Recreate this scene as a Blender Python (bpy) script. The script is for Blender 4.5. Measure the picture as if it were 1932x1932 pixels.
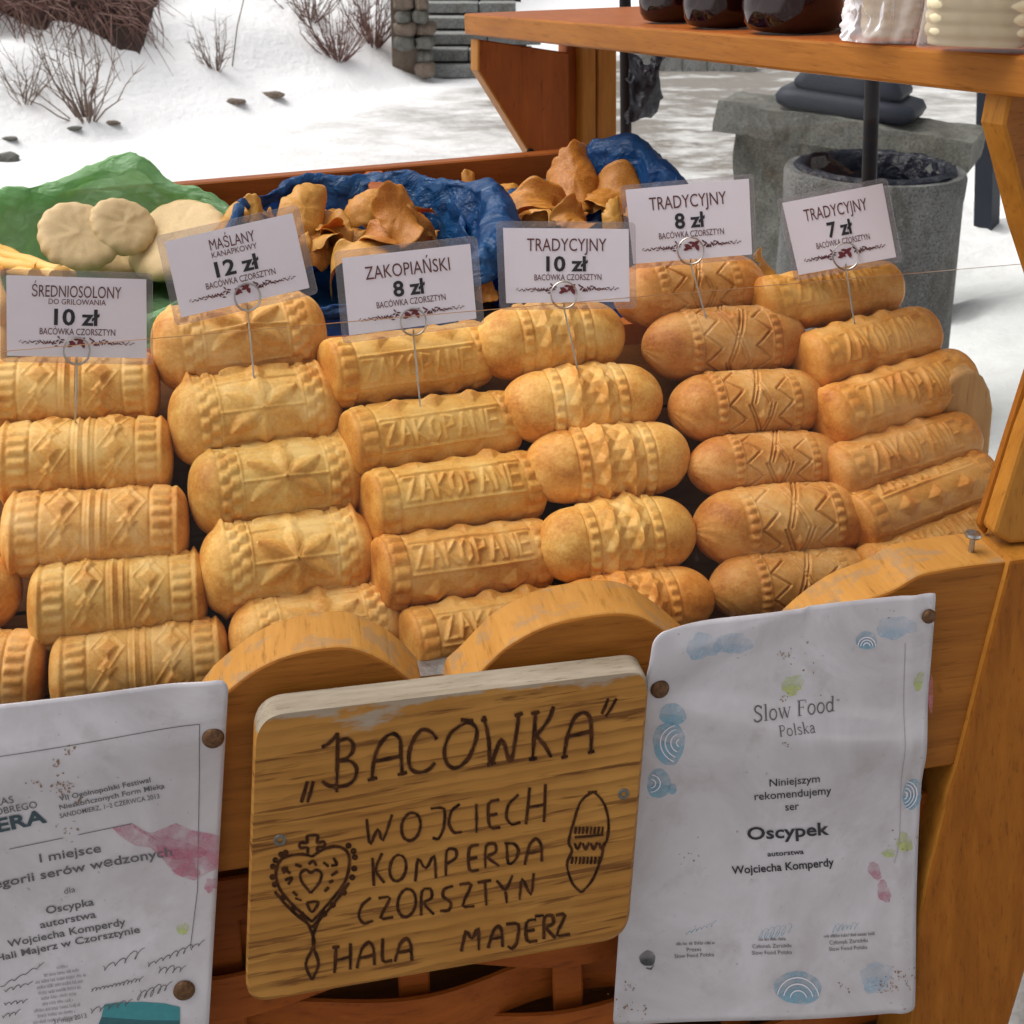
import bpy, bmesh, math, random
import numpy as np
from mathutils import Vector, Matrix, noise

for o in list(bpy.data.objects):
    bpy.data.objects.remove(o)
SC = bpy.context.scene
COL = SC.collection
rad = math.radians
rng = random.Random(7)

# ------------------------------------------------------------------ camera
EYE = np.array([0.0, 0.0, 1.55])
PITCH = rad(19.0)
FPX, PCX, PCY = 2316.0, 966.0, 600.0        # lens in units of a 1932 px wide picture
cam_d = bpy.data.cameras.new('camera')
cam_d.sensor_width = 36.0
cam_d.lens = 36.0 * FPX / 1932.0
cam_d.shift_y = -(966.0 - PCY) / 1932.0
cam_d.clip_start = 0.02
cam_d.clip_end = 400.0
cam = bpy.data.objects.new('camera', cam_d)
COL.objects.link(cam)
cam.location = EYE
cam.rotation_euler = (rad(90) - PITCH, 0, 0)
cam_d.dof.use_dof = True                     # a phone lens: near sharp, far a touch soft
cam_d.dof.focus_distance = 1.0
cam_d.dof.aperture_fstop = 25.0
SC.camera = cam

# ------------------------------------------------------------------ world, sun, exposure
SUN_EL, SUN_AZ = rad(58), rad(283)          # overcast: a wide soft sun from the left
w = bpy.data.worlds.new('World')
SC.world = w
w.use_nodes = True
wn = w.node_tree
wn.nodes.clear()
sky = wn.nodes.new('ShaderNodeTexSky')
sky.sky_type = 'NISHITA'
sky.sun_disc = False
sky.sun_elevation = SUN_EL
sky.sun_rotation = SUN_AZ
sky.air_density = 1.0
sky.dust_density = 5.0
hsv = wn.nodes.new('ShaderNodeHueSaturation')
hsv.inputs['Saturation'].default_value = 0.10
bg = wn.nodes.new('ShaderNodeBackground')
bg.inputs['Strength'].default_value = 0.085
wo = wn.nodes.new('ShaderNodeOutputWorld')
wn.links.new(sky.outputs[0], hsv.inputs['Color'])
wn.links.new(hsv.outputs[0], bg.inputs['Color'])
wn.links.new(bg.outputs[0], wo.inputs['Surface'])
sun_d = bpy.data.lights.new('sun', 'SUN')
sun_d.energy = 1.35
sun_d.angle = rad(58)
sun_d.color = (1.0, 0.95, 0.88)
sun = bpy.data.objects.new('sun', sun_d)
COL.objects.link(sun)
sd = Vector((math.sin(SUN_AZ) * math.cos(SUN_EL), math.cos(SUN_AZ) * math.cos(SUN_EL), math.sin(SUN_EL)))
sun.rotation_euler = sd.to_track_quat('Z', 'Y').to_euler()
sun.location = (0, -3, 6)
SC.view_settings.view_transform = 'Standard'
SC.view_settings.look = 'None'
SC.view_settings.exposure = 0.74
SC.view_settings.gamma = 1.0
SC.view_settings.use_curve_mapping = False
SC.render.engine = 'CYCLES'
SC.cycles.max_bounces = 8
SC.cycles.transparent_max_bounces = 16
SC.cycles.use_denoising = True

# ------------------------------------------------------------------ geometry helpers
ZUP = np.array([0.0, 0.0, 1.0])
CP, SP = math.cos(PITCH), math.sin(PITCH)
def A(*v): return np.array(v, float)
def unit(v): return v / np.linalg.norm(v)
def ray(px, py):
    x = (px - PCX) / FPX; y = -(py - PCY) / FPX
    return np.array([x, CP + y * SP, -SP + y * CP])
def hit(px, py, P, n):
    d = ray(px, py)
    return EYE + d * (np.dot(P - EYE, n) / np.dot(d, n))
YAW = rad(11)
EX = np.array([math.cos(YAW), math.sin(YAW), 0.0])
EY = np.array([-math.sin(YAW), math.cos(YAW), 0.0])
LEAN = rad(10)
NF = -EY * math.cos(LEAN) + ZUP * math.sin(LEAN)      # the cart front leans back a little
F0 = EYE + ray(1460, 1520) * 0.9
FUP = np.cross(NF, EX) * 1.0
FUP = unit(np.cross(NF, EX)) if np.cross(NF, EX)[2] > 0 else unit(-np.cross(NF, EX))
def front(px, py, off=0.0): return hit(px, py, F0 + NF * off, NF)
ALPHA = rad(42)
NP = -EY * math.sin(ALPHA) + ZUP * math.cos(ALPHA)    # the heap of cheeses climbs at 42 degrees
_d = ray(600, 1190)
P0 = EYE + _d * (np.dot(F0 - EYE, NF) / np.dot(_d, NF) + 0.115)
def pile(px, py, off=0.0): return hit(px, py, P0 + NP * off, NP)
def cart_pt(u, v, z): return np.array([F0[0], F0[1], 0]) + EX * u + EY * v + ZUP * z

def tag(o, label=None, cat=None, group=None, kind=None):
    if label: o['label'] = label
    if cat: o['category'] = cat
    if group: o['group'] = group
    if kind: o['kind'] = kind
    return o
def empty(name, loc):
    o = bpy.data.objects.new(name, None)
    o.empty_display_size = 0.05
    COL.objects.link(o)
    o.location = Vector(loc)
    o['wl'] = list(map(float, loc))
    return o
def wl(o):
    return np.array(o['wl']) if o is not None and 'wl' in o else np.zeros(3)
def build(name, verts, faces, mats, parent=None, smooth=False, mat_idx=None, origin=None, autosmooth=None):
    """verts in world space; the object keeps its own origin (default: its parent's, or its base centre)."""
    V = np.asarray(verts, float)
    if origin is None:
        if parent is not None:
            origin = V.mean(0)
        else:
            origin = np.array([V[:, 0].mean(), V[:, 1].mean(), V[:, 2].min()])
    me = bpy.data.meshes.new(name)
    me.from_pydata((V - origin).tolist(), [], [tuple(int(i) for i in f) for f in faces])
    if not isinstance(mats, (list, tuple)): mats = [mats]
    for m in mats: me.materials.append(m)
    if mat_idx is not None:
        me.polygons.foreach_set('material_index', np.asarray(mat_idx, dtype=np.int32))
    if smooth:
        me.polygons.foreach_set('use_smooth', [True] * len(me.polygons))
    me.update()
    o = bpy.data.objects.new(name, me)
    COL.objects.link(o)
    if parent is not None:
        o.parent = parent
        o.location = Vector(origin - wl(parent))
    else:
        o.location = Vector(origin)
    o['wl'] = list(map(float, origin))
    return o
def strip_wl():
    for o in bpy.data.objects:
        if 'wl' in o: del o['wl']

class MB:
    def __init__(s): s.v = []; s.f = []; s.m = []
    def add(s, v, f, m=0):
        b = len(s.v)
        s.v.extend([tuple(map(float, p)) for p in v])
        for q in f:
            s.f.append(tuple(b + i for i in q)); s.m.append(m)
    def prism(s, poly, d, m_front=0, m_side=0, m_back=None):
        """poly: list of 3D points (counter-clockwise seen from the front), d: extrude vector"""
        n = len(poly); P = [np.asarray(p) for p in poly]
        v = P + [p + d for p in P]
        b = len(s.v); s.v.extend([tuple(map(float, p)) for p in v])
        s.f.append(tuple(b + i for i in range(n))); s.m.append(m_front)
        s.f.append(tuple(b + n + i for i in reversed(range(n)))); s.m.append(m_front if m_back is None else m_back)
        for i in range(n):
            j = (i + 1) % n
            s.f.append((b + j, b + i, b + n + i, b + n + j)); s.m.append(m_side)
    def box(s, c, ax, ay, az, m=0):
        """c centre, ax/ay/az half-extent vectors"""
        v = [c + sx * ax + sy * ay + sz * az for sz in (-1, 1) for sy in (-1, 1) for sx in (-1, 1)]
        s.add(v, [(0, 2, 3, 1), (4, 5, 7, 6), (0, 1, 5, 4), (2, 6, 7, 3), (0, 4, 6, 2), (1, 3, 7, 5)], m)
    def tube(s, pts, r, n=8, m=0, closed=False):
        P = [np.asarray(p, float) for p in pts]; N = len(P)
        R = r if hasattr(r, '__len__') else [r] * N
        v = []; up = None
        for i in range(N):
            a = P[(i - 1) % N] if (closed or i > 0) else P[i]
            b = P[(i + 1) % N] if (closed or i < N - 1) else P[i]
            t = unit(b - a)
            if up is None:
                up = A(0, 0, 1) if abs(t[2]) < 0.9 else A(1, 0, 0)
            x = np.cross(t, up)
            x = unit(x) if np.linalg.norm(x) > 1e-6 else unit(np.cross(t, A(0.3, 1, 0.2)))
            y = np.cross(x, t); up = y
            for k in range(n):
                a2 = 2 * math.pi * k / n
                v.append(P[i] + R[i] * (math.cos(a2) * x + math.sin(a2) * y))
        f = []
        for i in range(N if closed else N - 1):
            j = (i + 1) % N
            for k in range(n):
                l = (k + 1) % n
                f.append((i * n + k, i * n + l, j * n + l, j * n + k))
        if not closed:
            f.append(tuple(reversed(range(n)))); f.append(tuple((N - 1) * n + k for k in range(n)))
        s.add(v, f, m)
    def lathe(s, c, prof, n=32, m=0, ax=None, sx=None, sy=None):
        """prof: (r, h) list; c base; axis up by default"""
        ax = ZUP if ax is None else ax
        sx = A(1, 0, 0) if sx is None else sx
        sy = A(0, 1, 0) if sy is None else sy
        v = []
        for r, h in prof:
            for k in range(n):
                a = 2 * math.pi * k / n
                v.append(c + ax * h + sx * (r * math.cos(a)) + sy * (r * math.sin(a)))
        f = []
        for i in range(len(prof) - 1):
            for k in range(n):
                l = (k + 1) % n
                f.append((i * n + k, i * n + l, (i + 1) * n + l, (i + 1) * n + k))
        f.append(tuple(reversed(range(n)))); f.append(tuple((len(prof) - 1) * n + k for k in range(n)))
        s.add(v, f, m)
    def build(s, name, mats, parent=None, smooth=False, **k):
        return build(name, s.v, s.f, mats, parent, smooth, mat_idx=s.m, **k)

def bevel(o, w, seg=2, ang=35):
    m = o.modifiers.new('bevel', 'BEVEL'); m.width = w; m.segments = seg
    m.limit_method = 'ANGLE'; m.angle_limit = rad(ang); m.harden_normals = False
    return o
def smooth_by_angle(o, ang=40):
    me = o.data
    me.polygons.foreach_set('use_smooth', [True] * len(me.polygons))
    try: me.set_sharp_from_angle(angle=rad(ang))
    except Exception: pass
    return o
def grid_faces(nx, ny, wrap=False):
    f = []
    for j in range(ny - 1):
        for i in range(nx if wrap else nx - 1):
            k = (i + 1) % nx
            f.append((j * nx + i, j * nx + k, (j + 1) * nx + k, (j + 1) * nx + i))
    return f
def smoothpts(pts, n=4):
    """Catmull-Rom through the points"""
    P = [np.asarray(p, float) for p in pts]; out = []
    for i in range(len(P) - 1):
        p0 = P[max(i - 1, 0)]; p1 = P[i]; p2 = P[i + 1]; p3 = P[min(i + 2, len(P) - 1)]
        for k in range(n):
            t = k / n
            out.append(0.5 * ((2 * p1) + (-p0 + p2) * t + (2 * p0 - 5 * p1 + 4 * p2 - p3) * t * t + (-p0 + 3 * p1 - 3 * p2 + p3) * t ** 3))
    out.append(P[-1])
    return out
def fbm(p, sc=1.0, oct=4):
    return noise.fractal(Vector(p) * sc, 1.0, 2.0, oct)

# ------------------------------------------------------------------ materials
class NT:
    def __init__(s, name):
        s.mat = bpy.data.materials.new(name); s.mat.use_nodes = True
        s.t = s.mat.node_tree; s.t.nodes.clear()
        s.out = s.n('ShaderNodeOutputMaterial')
        s.b = s.n('ShaderNodeBsdfPrincipled')
        s.l(s.b.outputs[0], s.out.inputs['Surface'])
    def n(s, t, **k):
        x = s.t.nodes.new(t)
        for a, v in k.items(): setattr(x, a, v)
        return x
    def l(s, a, b): s.t.links.new(a, b)
    def set(s, **k):
        for a, v in k.items():
            s.b.inputs[a.replace('_', ' ')].default_value = v
    def coord(s, kind='Object'):
        return s.n('ShaderNodeTexCoord').outputs[kind]
    def mapping(s, src, scale=(1, 1, 1), rot=(0, 0, 0), loc=(0, 0, 0)):
        m = s.n('ShaderNodeMapping'); s.l(src, m.inputs['Vector'])
        m.inputs['Scale'].default_value = scale; m.inputs['Rotation'].default_value = rot; m.inputs['Location'].default_value = loc
        return m.outputs[0]
    def noise(s, src, scale, detail=4, rough=0.55, dist=0.0):
        x = s.n('ShaderNodeTexNoise'); s.l(src, x.inputs['Vector'])
        x.inputs['Scale'].default_value = scale; x.inputs['Detail'].default_value = detail
        x.inputs['Roughness'].default_value = rough; x.inputs['Distortion'].default_value = dist
        return x.outputs['Fac']
    def voro(s, src, scale, feat='F1'):
        x = s.n('ShaderNodeTexVoronoi'); x.feature = feat; s.l(src, x.inputs['Vector'])
        x.inputs['Scale'].default_value = scale
        return x.outputs['Distance']
    def ramp(s, src, stops):
        r = s.n('ShaderNodeValToRGB'); s.l(src, r.inputs['Fac'])
        e = r.color_ramp.elements
        while len(e) < len(stops): e.new(0.5)
        for i, (p, c) in enumerate(stops):
            e[i].position = p
            e[i].color = (c, c, c, 1) if not hasattr(c, '__len__') else (*c[:3], 1)
        return r.outputs['Color']
    def mix(s, fac, a, b, mode='MIX'):
        x = s.n('ShaderNodeMix', data_type='RGBA', blend_type=mode)
        for sock, v in ((x.inputs[0], fac), (x.inputs[6], a), (x.inputs[7], b)):
            if hasattr(v, 'is_output'): s.l(v, sock)
            elif hasattr(v, '__len__'): sock.default_value = (*v[:3], 1)
            else: sock.default_value = v
        return x.outputs[2]
    def math(s, op, a, b=0.0, c=None):
        x = s.n('ShaderNodeMath', operation=op)
        for i, v in enumerate((a, b) if c is None else (a, b, c)):
            if hasattr(v, 'is_output'): s.l(v, x.inputs[i])
            else: x.inputs[i].default_value = v
        return x.outputs[0]
    def bump(s, h, strength=0.3, dist=0.002):
        x = s.n('ShaderNodeBump'); x.inputs['Strength'].default_value = strength; x.inputs['Distance'].default_value = dist
        s.l(h, x.inputs['Height']); s.l(x.outputs[0], s.b.inputs['Normal'])
    def color(s, c):
        if hasattr(c, 'is_output'): s.l(c, s.b.inputs['Base Color'])
        else: s.b.inputs['Base Color'].default_value = (*c, 1)

def plain(name, c, rough=0.6, var=0.15, scale=40, metal=0.0, bump=0.0, spec=0.5):
    m = NT(name); m.set(Roughness=rough, Metallic=metal, Specular_IOR_Level=spec)
    nz = m.noise(m.coord(), scale)
    m.color(m.mix(m.ramp(nz, [(0.3, 0.0), (0.7, 1.0)]), tuple(x * (1 - var) for x in c), tuple(min(1, x * (1 + var)) for x in c)))
    if bump: m.bump(nz, bump, 0.003)
    return m.mat
def wood(name, dark, light, stretch=(3, 40, 40), rot=(0, 0, 0), rough=0.42, wear=None, ring=1.0, coat=0.0):
    m = NT(name); m.set(Roughness=rough, Coat_Weight=coat, Coat_Roughness=0.3, Specular_IOR_Level=0.12)
    co = m.mapping(m.coord(), (1, 1, 1), rot)
    g = m.mapping(co, stretch)
    warp = m.noise(co, 7, 3)
    n1 = m.noise(g, 1.6, 6, 0.6, 0.4 * ring)
    n2 = m.noise(g, 7.0, 4, 0.7)
    n3 = m.noise(co, 9, 3)
    f = m.math('ADD', m.math('MULTIPLY', n1, 0.6), m.math('MULTIPLY', n2, 0.25))
    f = m.math('ADD', f, m.math('MULTIPLY', n3, 0.25))
    c = m.mix(m.ramp(f, [(0.38, 0.0), (0.70, 1.0)]), dark, light)
    streak = m.ramp(n2, [(0.28, 1.0), (0.42, 0.0)])
    c = m.mix(m.math('MULTIPLY', streak, 0.6), c, tuple(x * 0.45 for x in dark))
    spots = m.ramp(m.noise(co, 55, 2), [(0.70, 0.0), (0.78, 1.0)])
    c = m.mix(m.math('MULTIPLY', spots, 0.35), c, tuple(x * 0.4 for x in dark))
    vk = m.voro(m.mapping(co, (5.5, 5.5, 5.5) if stretch[0] == stretch[2] and stretch[1] < 10 else tuple(3.2 if q < 10 else 8.5 for q in stretch)), 1.0)
    c = m.mix(m.math('MULTIPLY', m.ramp(vk, [(0.035, 1.0), (0.10, 0.0)]), 0.75), c, tuple(x * 0.35 for x in dark))
    if wear:
        wz = m.ramp(m.noise(m.mapping(co, (12, 30, 60)), 1.5, 5, 0.65), [(0.52, 0.0), (0.60, 1.0)])
        c = m.mix(m.math('MULTIPLY', wz, wear), c, (0.22, 0.18, 0.13))
    m.color(c)
    m.bump(m.math('ADD', n2, m.math('MULTIPLY', n1, 0.5)), 0.25, 0.0015)
    return m.mat
RZ = (0, 0, -YAW)
M = {}
M['wood_front'] = wood('varnished_wood_front', (0.21, 0.068, 0.010), (0.37, 0.135, 0.021), (3, 40, 55), RZ)
M['wood_top'] = wood('varnished_wood_worn_top', (0.36, 0.155, 0.030), (0.52, 0.255, 0.062), (30, 4, 30), RZ, wear=0.45)
M['wood_post'] = wood('varnished_wood_post', (0.22, 0.067, 0.007), (0.36, 0.122, 0.013), (45, 45, 3))
M['wood_post_light'] = wood('varnished_wood_light', (0.30, 0.113, 0.015), (0.45, 0.19, 0.030), (45, 45, 3))
M['wood_red'] = wood('red_brown_wood', (0.20, 0.05, 0.012), (0.34, 0.10, 0.022), (3, 40, 40), RZ)
M['wood_redpost'] = wood('red_brown_wood_panel', (0.25, 0.062, 0.012), (0.40, 0.115, 0.022), (30, 30, 4))
M['wood_shelf'] = wood('shelf_wood', (0.26, 0.09, 0.014), (0.40, 0.152, 0.025), (4, 40, 40), (0, 0, rad(65)))
M['wood_slat'] = wood('woven_slat_wood', (0.22, 0.05, 0.008), (0.36, 0.095, 0.014), (4, 40, 40), RZ)
M['wood_pale'] = wood('pale_bare_wood', (0.45, 0.24, 0.09), (0.62, 0.37, 0.16), (40, 40, 5))
M['wood_bed'] = wood('dark_bed_wood', (0.10, 0.032, 0.006), (0.18, 0.06, 0.010), (4, 40, 40), RZ)
M['steel'] = plain('zinc_screw', (0.42, 0.42, 0.42), 0.35, 0.25, 300, 1.0)
M['screw_dull'] = plain('dull_screw', (0.16, 0.15, 0.13), 0.45, 0.3, 300, 0.8)
M['rust'] = plain('rusty_tack', (0.13, 0.065, 0.03), 0.55, 0.4, 400, 0.6, 0.3)
M['wire'] = plain('wire', (0.50, 0.48, 0.45), 0.28, 0.1, 200, 1.0)
M['black_metal'] = plain('black_painted_metal', (0.012, 0.010, 0.011), 0.6, 0.08, 12, spec=0.15)
M['blue_metal'] = plain('dark_blue_painted_metal', (0.020, 0.024, 0.036), 0.5, 0.10, 8, spec=0.2)

def card_mat():
    m = NT('printed_card'); m.set(Roughness=0.35, Specular_IOR_Level=0.4)
    nz = m.noise(m.coord(), 14, 3)
    m.color(m.mix(nz, (0.72, 0.67, 0.75), (0.79, 0.74, 0.81)))
    return m.mat
M['card'] = card_mat()
def film(name, tint, alpha, rough=0.2):
    """clear plastic: mostly see-through, with a real surface sheen"""
    m = NT(name)
    tr = m.n('ShaderNodeBsdfTransparent'); tr.inputs['Color'].default_value = (*tint, 1)
    m.set(Base_Color=(0.75, 0.72, 0.74, 1), Roughness=rough)
    fr = m.n('ShaderNodeFresnel'); fr.inputs['IOR'].default_value = 1.45
    fac = m.math('ADD', m.math('MULTIPLY', fr.outputs[0], 0.7), alpha)
    mx = m.n('ShaderNodeMixShader')
    m.l(fac, mx.inputs[0]); m.l(tr.outputs[0], mx.inputs[1]); m.l(m.b.outputs[0], mx.inputs[2])
    m.l(mx.outputs[0], m.out.inputs['Surface'])
    return m.mat
M['laminate'] = film('laminate_film', (0.86, 0.84, 0.85), 0.10)
def glass_mat(gloss=0.25, hz=1.0):
    m = NT('acrylic_pane')
    tr = m.n('ShaderNodeBsdfTransparent'); tr.inputs['Color'].default_value = (0.97, 0.975, 0.97, 1)
    gl = m.n('ShaderNodeBsdfGlossy'); gl.inputs['Roughness'].default_value = 0.02; gl.inputs['Color'].default_value = (0.9, 0.9, 0.9, 1)
    df = m.n('ShaderNodeBsdfDiffuse'); df.inputs['Color'].default_value = (0.8, 0.8, 0.8, 1)
    fr = m.n('ShaderNodeFresnel'); fr.inputs['IOR'].default_value = 1.3
    nz = m.ramp(m.noise(m.mapping(m.coord(), (90, 90, 4)), 1.0, 3), [(0.66, 0.0), (0.75, 1.0)])
    haze = m.math('MULTIPLY_ADD', nz, 0.03 * hz, 0.004 * hz)
    m1 = m.n('ShaderNodeMixShader'); m2 = m.n('ShaderNodeMixShader')
    m.l(m.math('MULTIPLY', fr.outputs[0], gloss), m1.inputs[0]); m.l(tr.outputs[0], m1.inputs[1]); m.l(gl.outputs[0], m1.inputs[2])
    m.l(haze, m2.inputs[0]); m.l(m1.outputs[0], m2.inputs[1]); m.l(df.outputs[0], m2.inputs[2])
    m.l(m2.outputs[0], m.out.inputs['Surface'])
    return m.mat
M['glass'] = glass_mat()
M['glass_side'] = glass_mat(0.03, 0.4)
M['pane_edge'] = plain('pane_edge', (0.62, 0.42, 0.30), 0.4)
def ink(name, c, rough=0.6):
    m = NT(name); m.set(Roughness=rough)
    nz = m.noise(m.coord(), 220, 2)
    m.color(m.mix(nz, tuple(x * 0.8 for x in c), tuple(min(1, x * 1.25) for x in c)))
    return m.mat
M['ink'] = ink('black_ink', (0.018, 0.016, 0.022))
M['ink_grey'] = ink('grey_ink', (0.10, 0.095, 0.10))
M['ink_pale'] = ink('faded_ink', (0.26, 0.25, 0.27))
M['ink_brown'] = ink('brown_red_ink', (0.11, 0.030, 0.030))
M['ink_red'] = ink('dark_red_ink', (0.16, 0.022, 0.03))
M['ink_teal'] = ink('teal_ink', (0.035, 0.22, 0.25))
M['ink_teal_dark'] = ink('dark_teal_ink', (0.02, 0.10, 0.12))
M['ink_navy'] = ink('dark_teal_letter_ink', (0.03, 0.06, 0.075))
def burn_mat():
    m = NT('burnt_wood'); m.set(Roughness=0.85, Specular_IOR_Level=0.1)
    co = m.coord(); n1 = m.noise(co, 90, 4, 0.7); n2 = m.noise(co, 420, 3)
    c = m.mix(m.ramp(n1, [(0.35, 0.0), (0.7, 1.0)]), (0.018, 0.008, 0.004), (0.085, 0.030, 0.010))
    m.color(m.mix(m.math('MULTIPLY', m.ramp(n2, [(0.6, 0.0), (0.7, 1.0)]), 0.5), c, (0.16, 0.06, 0.015)))
    return m.mat
M['burn'] = burn_mat()
def stain(name, c, fac, scale=60):
    """a see-through stain on paper"""
    m = NT(name); m.set(Base_Color=(*c, 1), Roughness=0.5)
    tr = m.n('ShaderNodeBsdfTransparent')
    nz = m.ramp(m.noise(m.coord(), scale, 5, 0.65), [(0.32, 0.0), (0.62, 1.0)])
    mx = m.n('ShaderNodeMixShader')
    m.l(m.math('MULTIPLY', nz, fac), mx.inputs[0]); m.l(tr.outputs[0], mx.inputs[1]); m.l(m.b.outputs[0], mx.inputs[2])
    m.l(mx.outputs[0], m.out.inputs['Surface'])
    return m.mat
M['scorch'] = stain('scorched_edge', (0.12, 0.04, 0.010), 0.75, 160)
M['stain_pink'] = stain('pink_stain', (0.50, 0.16, 0.24), 0.6, 60)
M['stain_blue'] = stain('blue_print', (0.20, 0.42, 0.56), 0.75, 40)
M['stain_blue_pale'] = stain('pale_blue_print', (0.30, 0.50, 0.68), 0.45, 40)
M['stain_green'] = stain('green_print', (0.48, 0.56, 0.16), 0.75, 40)
M['stain_rust'] = stain('rust_stain', (0.22, 0.10, 0.03), 0.9, 300)
M['stain_dirt'] = stain('grime', (0.25, 0.21, 0.19), 0.28, 30)
M['stain_black'] = stain('dark_blot', (0.03, 0.035, 0.04), 1.0, 20)
def paper_mat():
    m = NT('laminated_paper'); m.set(Roughness=0.3, Specular_IOR_Level=0.5, Coat_Weight=0.5, Coat_Roughness=0.1)
    co = m.coord()
    n1 = m.noise(co, 9, 5, 0.65, 0.5); n2 = m.noise(co, 32, 5, 0.65)
    c = m.mix(m.ramp(n1, [(0.38, 0.0), (0.60, 1.0)]), (0.45, 0.42, 0.445), (0.57, 0.55, 0.59))
    c = m.mix(m.math('MULTIPLY', m.ramp(n2, [(0.55, 0.0), (0.72, 1.0)]), 0.35), c, (0.27, 0.22, 0.20))
    specks = m.ramp(m.noise(co, 260, 2), [(0.72, 0.0), (0.76, 1.0)])
    c = m.mix(m.math('MULTIPLY', specks, 0.5), c, (0.12, 0.09, 0.08))
    m.color(c)
    m.bump(n1, 0.12, 0.01)
    return m.mat
M['paper'] = paper_mat()

def cheese_mat():
    m = NT('smoked_cheese'); m.set(Roughness=0.46, Specular_IOR_Level=0.35)
    at = m.n('ShaderNodeAttribute', attribute_name='tan')
    oi = m.n('ShaderNodeObjectInfo')
    co = m.coord()
    sh = m.n('ShaderNodeVectorMath', operation='ADD'); m.l(co, sh.inputs[0]); m.l(m.math('MULTIPLY', oi.outputs['Random'], 37.0), sh.inputs[1]); co = sh.outputs[0]
    n1 = m.noise(co, 1.5, 4, 0.6); n2 = m.noise(co, 12, 5, 0.65); n3 = m.noise(co, 45, 3)
    f = m.math('ADD', at.outputs['Fac'], m.math('MULTIPLY_ADD', n1, 1.5, -0.75))
    f = m.math('ADD', f, m.math('MULTIPLY_ADD', n2, 0.5, -0.25))
    c = m.ramp(f, [(0.0, (0.86, 0.55, 0.20)), (0.3, (0.78, 0.43, 0.11)), (0.65, (0.64, 0.28, 0.05)), (1.0, (0.42, 0.14, 0.02))])
    oc = m.n('ShaderNodeMix', data_type='RGBA', blend_type='MULTIPLY'); oc.inputs[0].default_value = 1.0
    m.l(c, oc.inputs[6]); m.l(oi.outputs['Color'], oc.inputs[7])
    c = m.mix(m.math('MULTIPLY', m.ramp(n3, [(0.62, 0.0), (0.74, 1.0)]), 0.35), oc.outputs[2], (0.30, 0.11, 0.02))
    m.color(c)
    m.set(Subsurface_Weight=0.12, Subsurface_Scale=0.01)
    m.b.inputs['Subsurface Radius'].default_value = (1.0, 0.45, 0.15)
    m.bump(m.math('ADD', n2, m.math('MULTIPLY', n3, 0.4)), 0.22, 0.004)
    m.l(m.math('MULTIPLY_ADD', n2, 0.35, 0.36), m.b.inputs['Roughness'])
    return m.mat
M['cheese'] = cheese_mat()
def crisp_mat():
    m = NT('cheese_rind_crisp'); m.set(Roughness=0.5, Specular_IOR_Level=0.35)
    oi = m.n('ShaderNodeObjectInfo'); co = m.coord()
    n1 = m.noise(co, 26, 4, 0.6); n2 = m.noise(co, 120, 4)
    f = m.math('ADD', m.math('MULTIPLY_ADD', n1, 1.2, -0.35), m.math('MULTIPLY_ADD', oi.outputs['Random'], 0.5, -0.2))
    c = m.ramp(f, [(0.0, (0.60, 0.31, 0.065)), (0.35, (0.50, 0.20, 0.028)), (0.68, (0.33, 0.092, 0.011)), (1.0, (0.20, 0.04, 0.006))])
    c = m.mix(m.math('MULTIPLY', m.ramp(n2, [(0.62, 0.0), (0.72, 1.0)]), 0.4), c, (0.3, 0.11, 0.02))
    m.color(c); m.bump(n1, 0.12, 0.003)
    m.set(Subsurface_Weight=0.1, Subsurface_Scale=0.008)
    return m.mat
M['crisp'] = crisp_mat()
def pale_mat():
    m = NT('pale_fresh_cheese'); m.set(Roughness=0.55)
    co = m.coord(); n1 = m.noise(co, 60, 4); n2 = m.noise(co, 15, 3)
    m.color(m.mix(n2, (0.62, 0.42, 0.20), (0.74, 0.55, 0.30)))
    m.bump(n1, 0.35, 0.004); m.set(Subsurface_Weight=0.12, Subsurface_Scale=0.008)
    return m.mat
M['pale'] = pale_mat()
def bag_mat(name, c1, c2, trans):
    m = NT(name); m.set(Roughness=0.26, Specular_IOR_Level=0.6)
    co = m.coord()
    n1 = m.noise(co, 11, 5, 0.6, 0.9); n2 = m.noise(m.mapping(co, (30, 60, 45)), 1.0, 4, 0.6, 1.0)
    m.color(m.mix(m.ramp(n1, [(0.3, 0.0), (0.7, 1.0)]), c1, c2))
    vf = m.voro(m.mapping(co, (1, 1.4, .8)), 26)
    m.bump(m.math('ADD', m.math('ADD', n1, n2), m.math('MULTIPLY', vf, 1.2)), 0.55, 0.016)
    tl = m.n('ShaderNodeBsdfTranslucent'); tl.inputs['Color'].default_value = (*[min(1, x * 1.5) for x in c2], 1)
    tr = m.n('ShaderNodeBsdfTransparent'); tr.inputs['Color'].default_value = (*[min(1, x * 2.2) for x in c2], 1)
    m1 = m.n('ShaderNodeMixShader'); m1.inputs[0].default_value = 0.45
    m.l(m.b.outputs[0], m1.inputs[1]); m.l(tl.outputs[0], m1.inputs[2])
    m2 = m.n('ShaderNodeMixShader'); m2.inputs[0].default_value = trans
    m.l(m1.outputs[0], m2.inputs[1]); m.l(tr.outputs[0], m2.inputs[2])
    m.l(m2.outputs[0], m.out.inputs['Surface'])
    return m.mat
M['bag_green'] = bag_mat('green_plastic', (0.22, 0.37, 0.20), (0.36, 0.55, 0.33), 0.30)
M['bag_blue'] = bag_mat('blue_plastic', (0.010, 0.066, 0.20), (0.03, 0.15, 0.36), 0.10)
M['bag_dark'] = bag_mat('dark_blue_plastic', (0.010, 0.011, 0.020), (0.022, 0.025, 0.045), 0.03)
M['bag_clear'] = film('clear_bag_film', (0.92, 0.90, 0.90), 0.05, 0.2)
M['bag_frosted'] = film('frosted_bag_film', (0.86, 0.82, 0.82), 0.30, 0.22)
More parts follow.
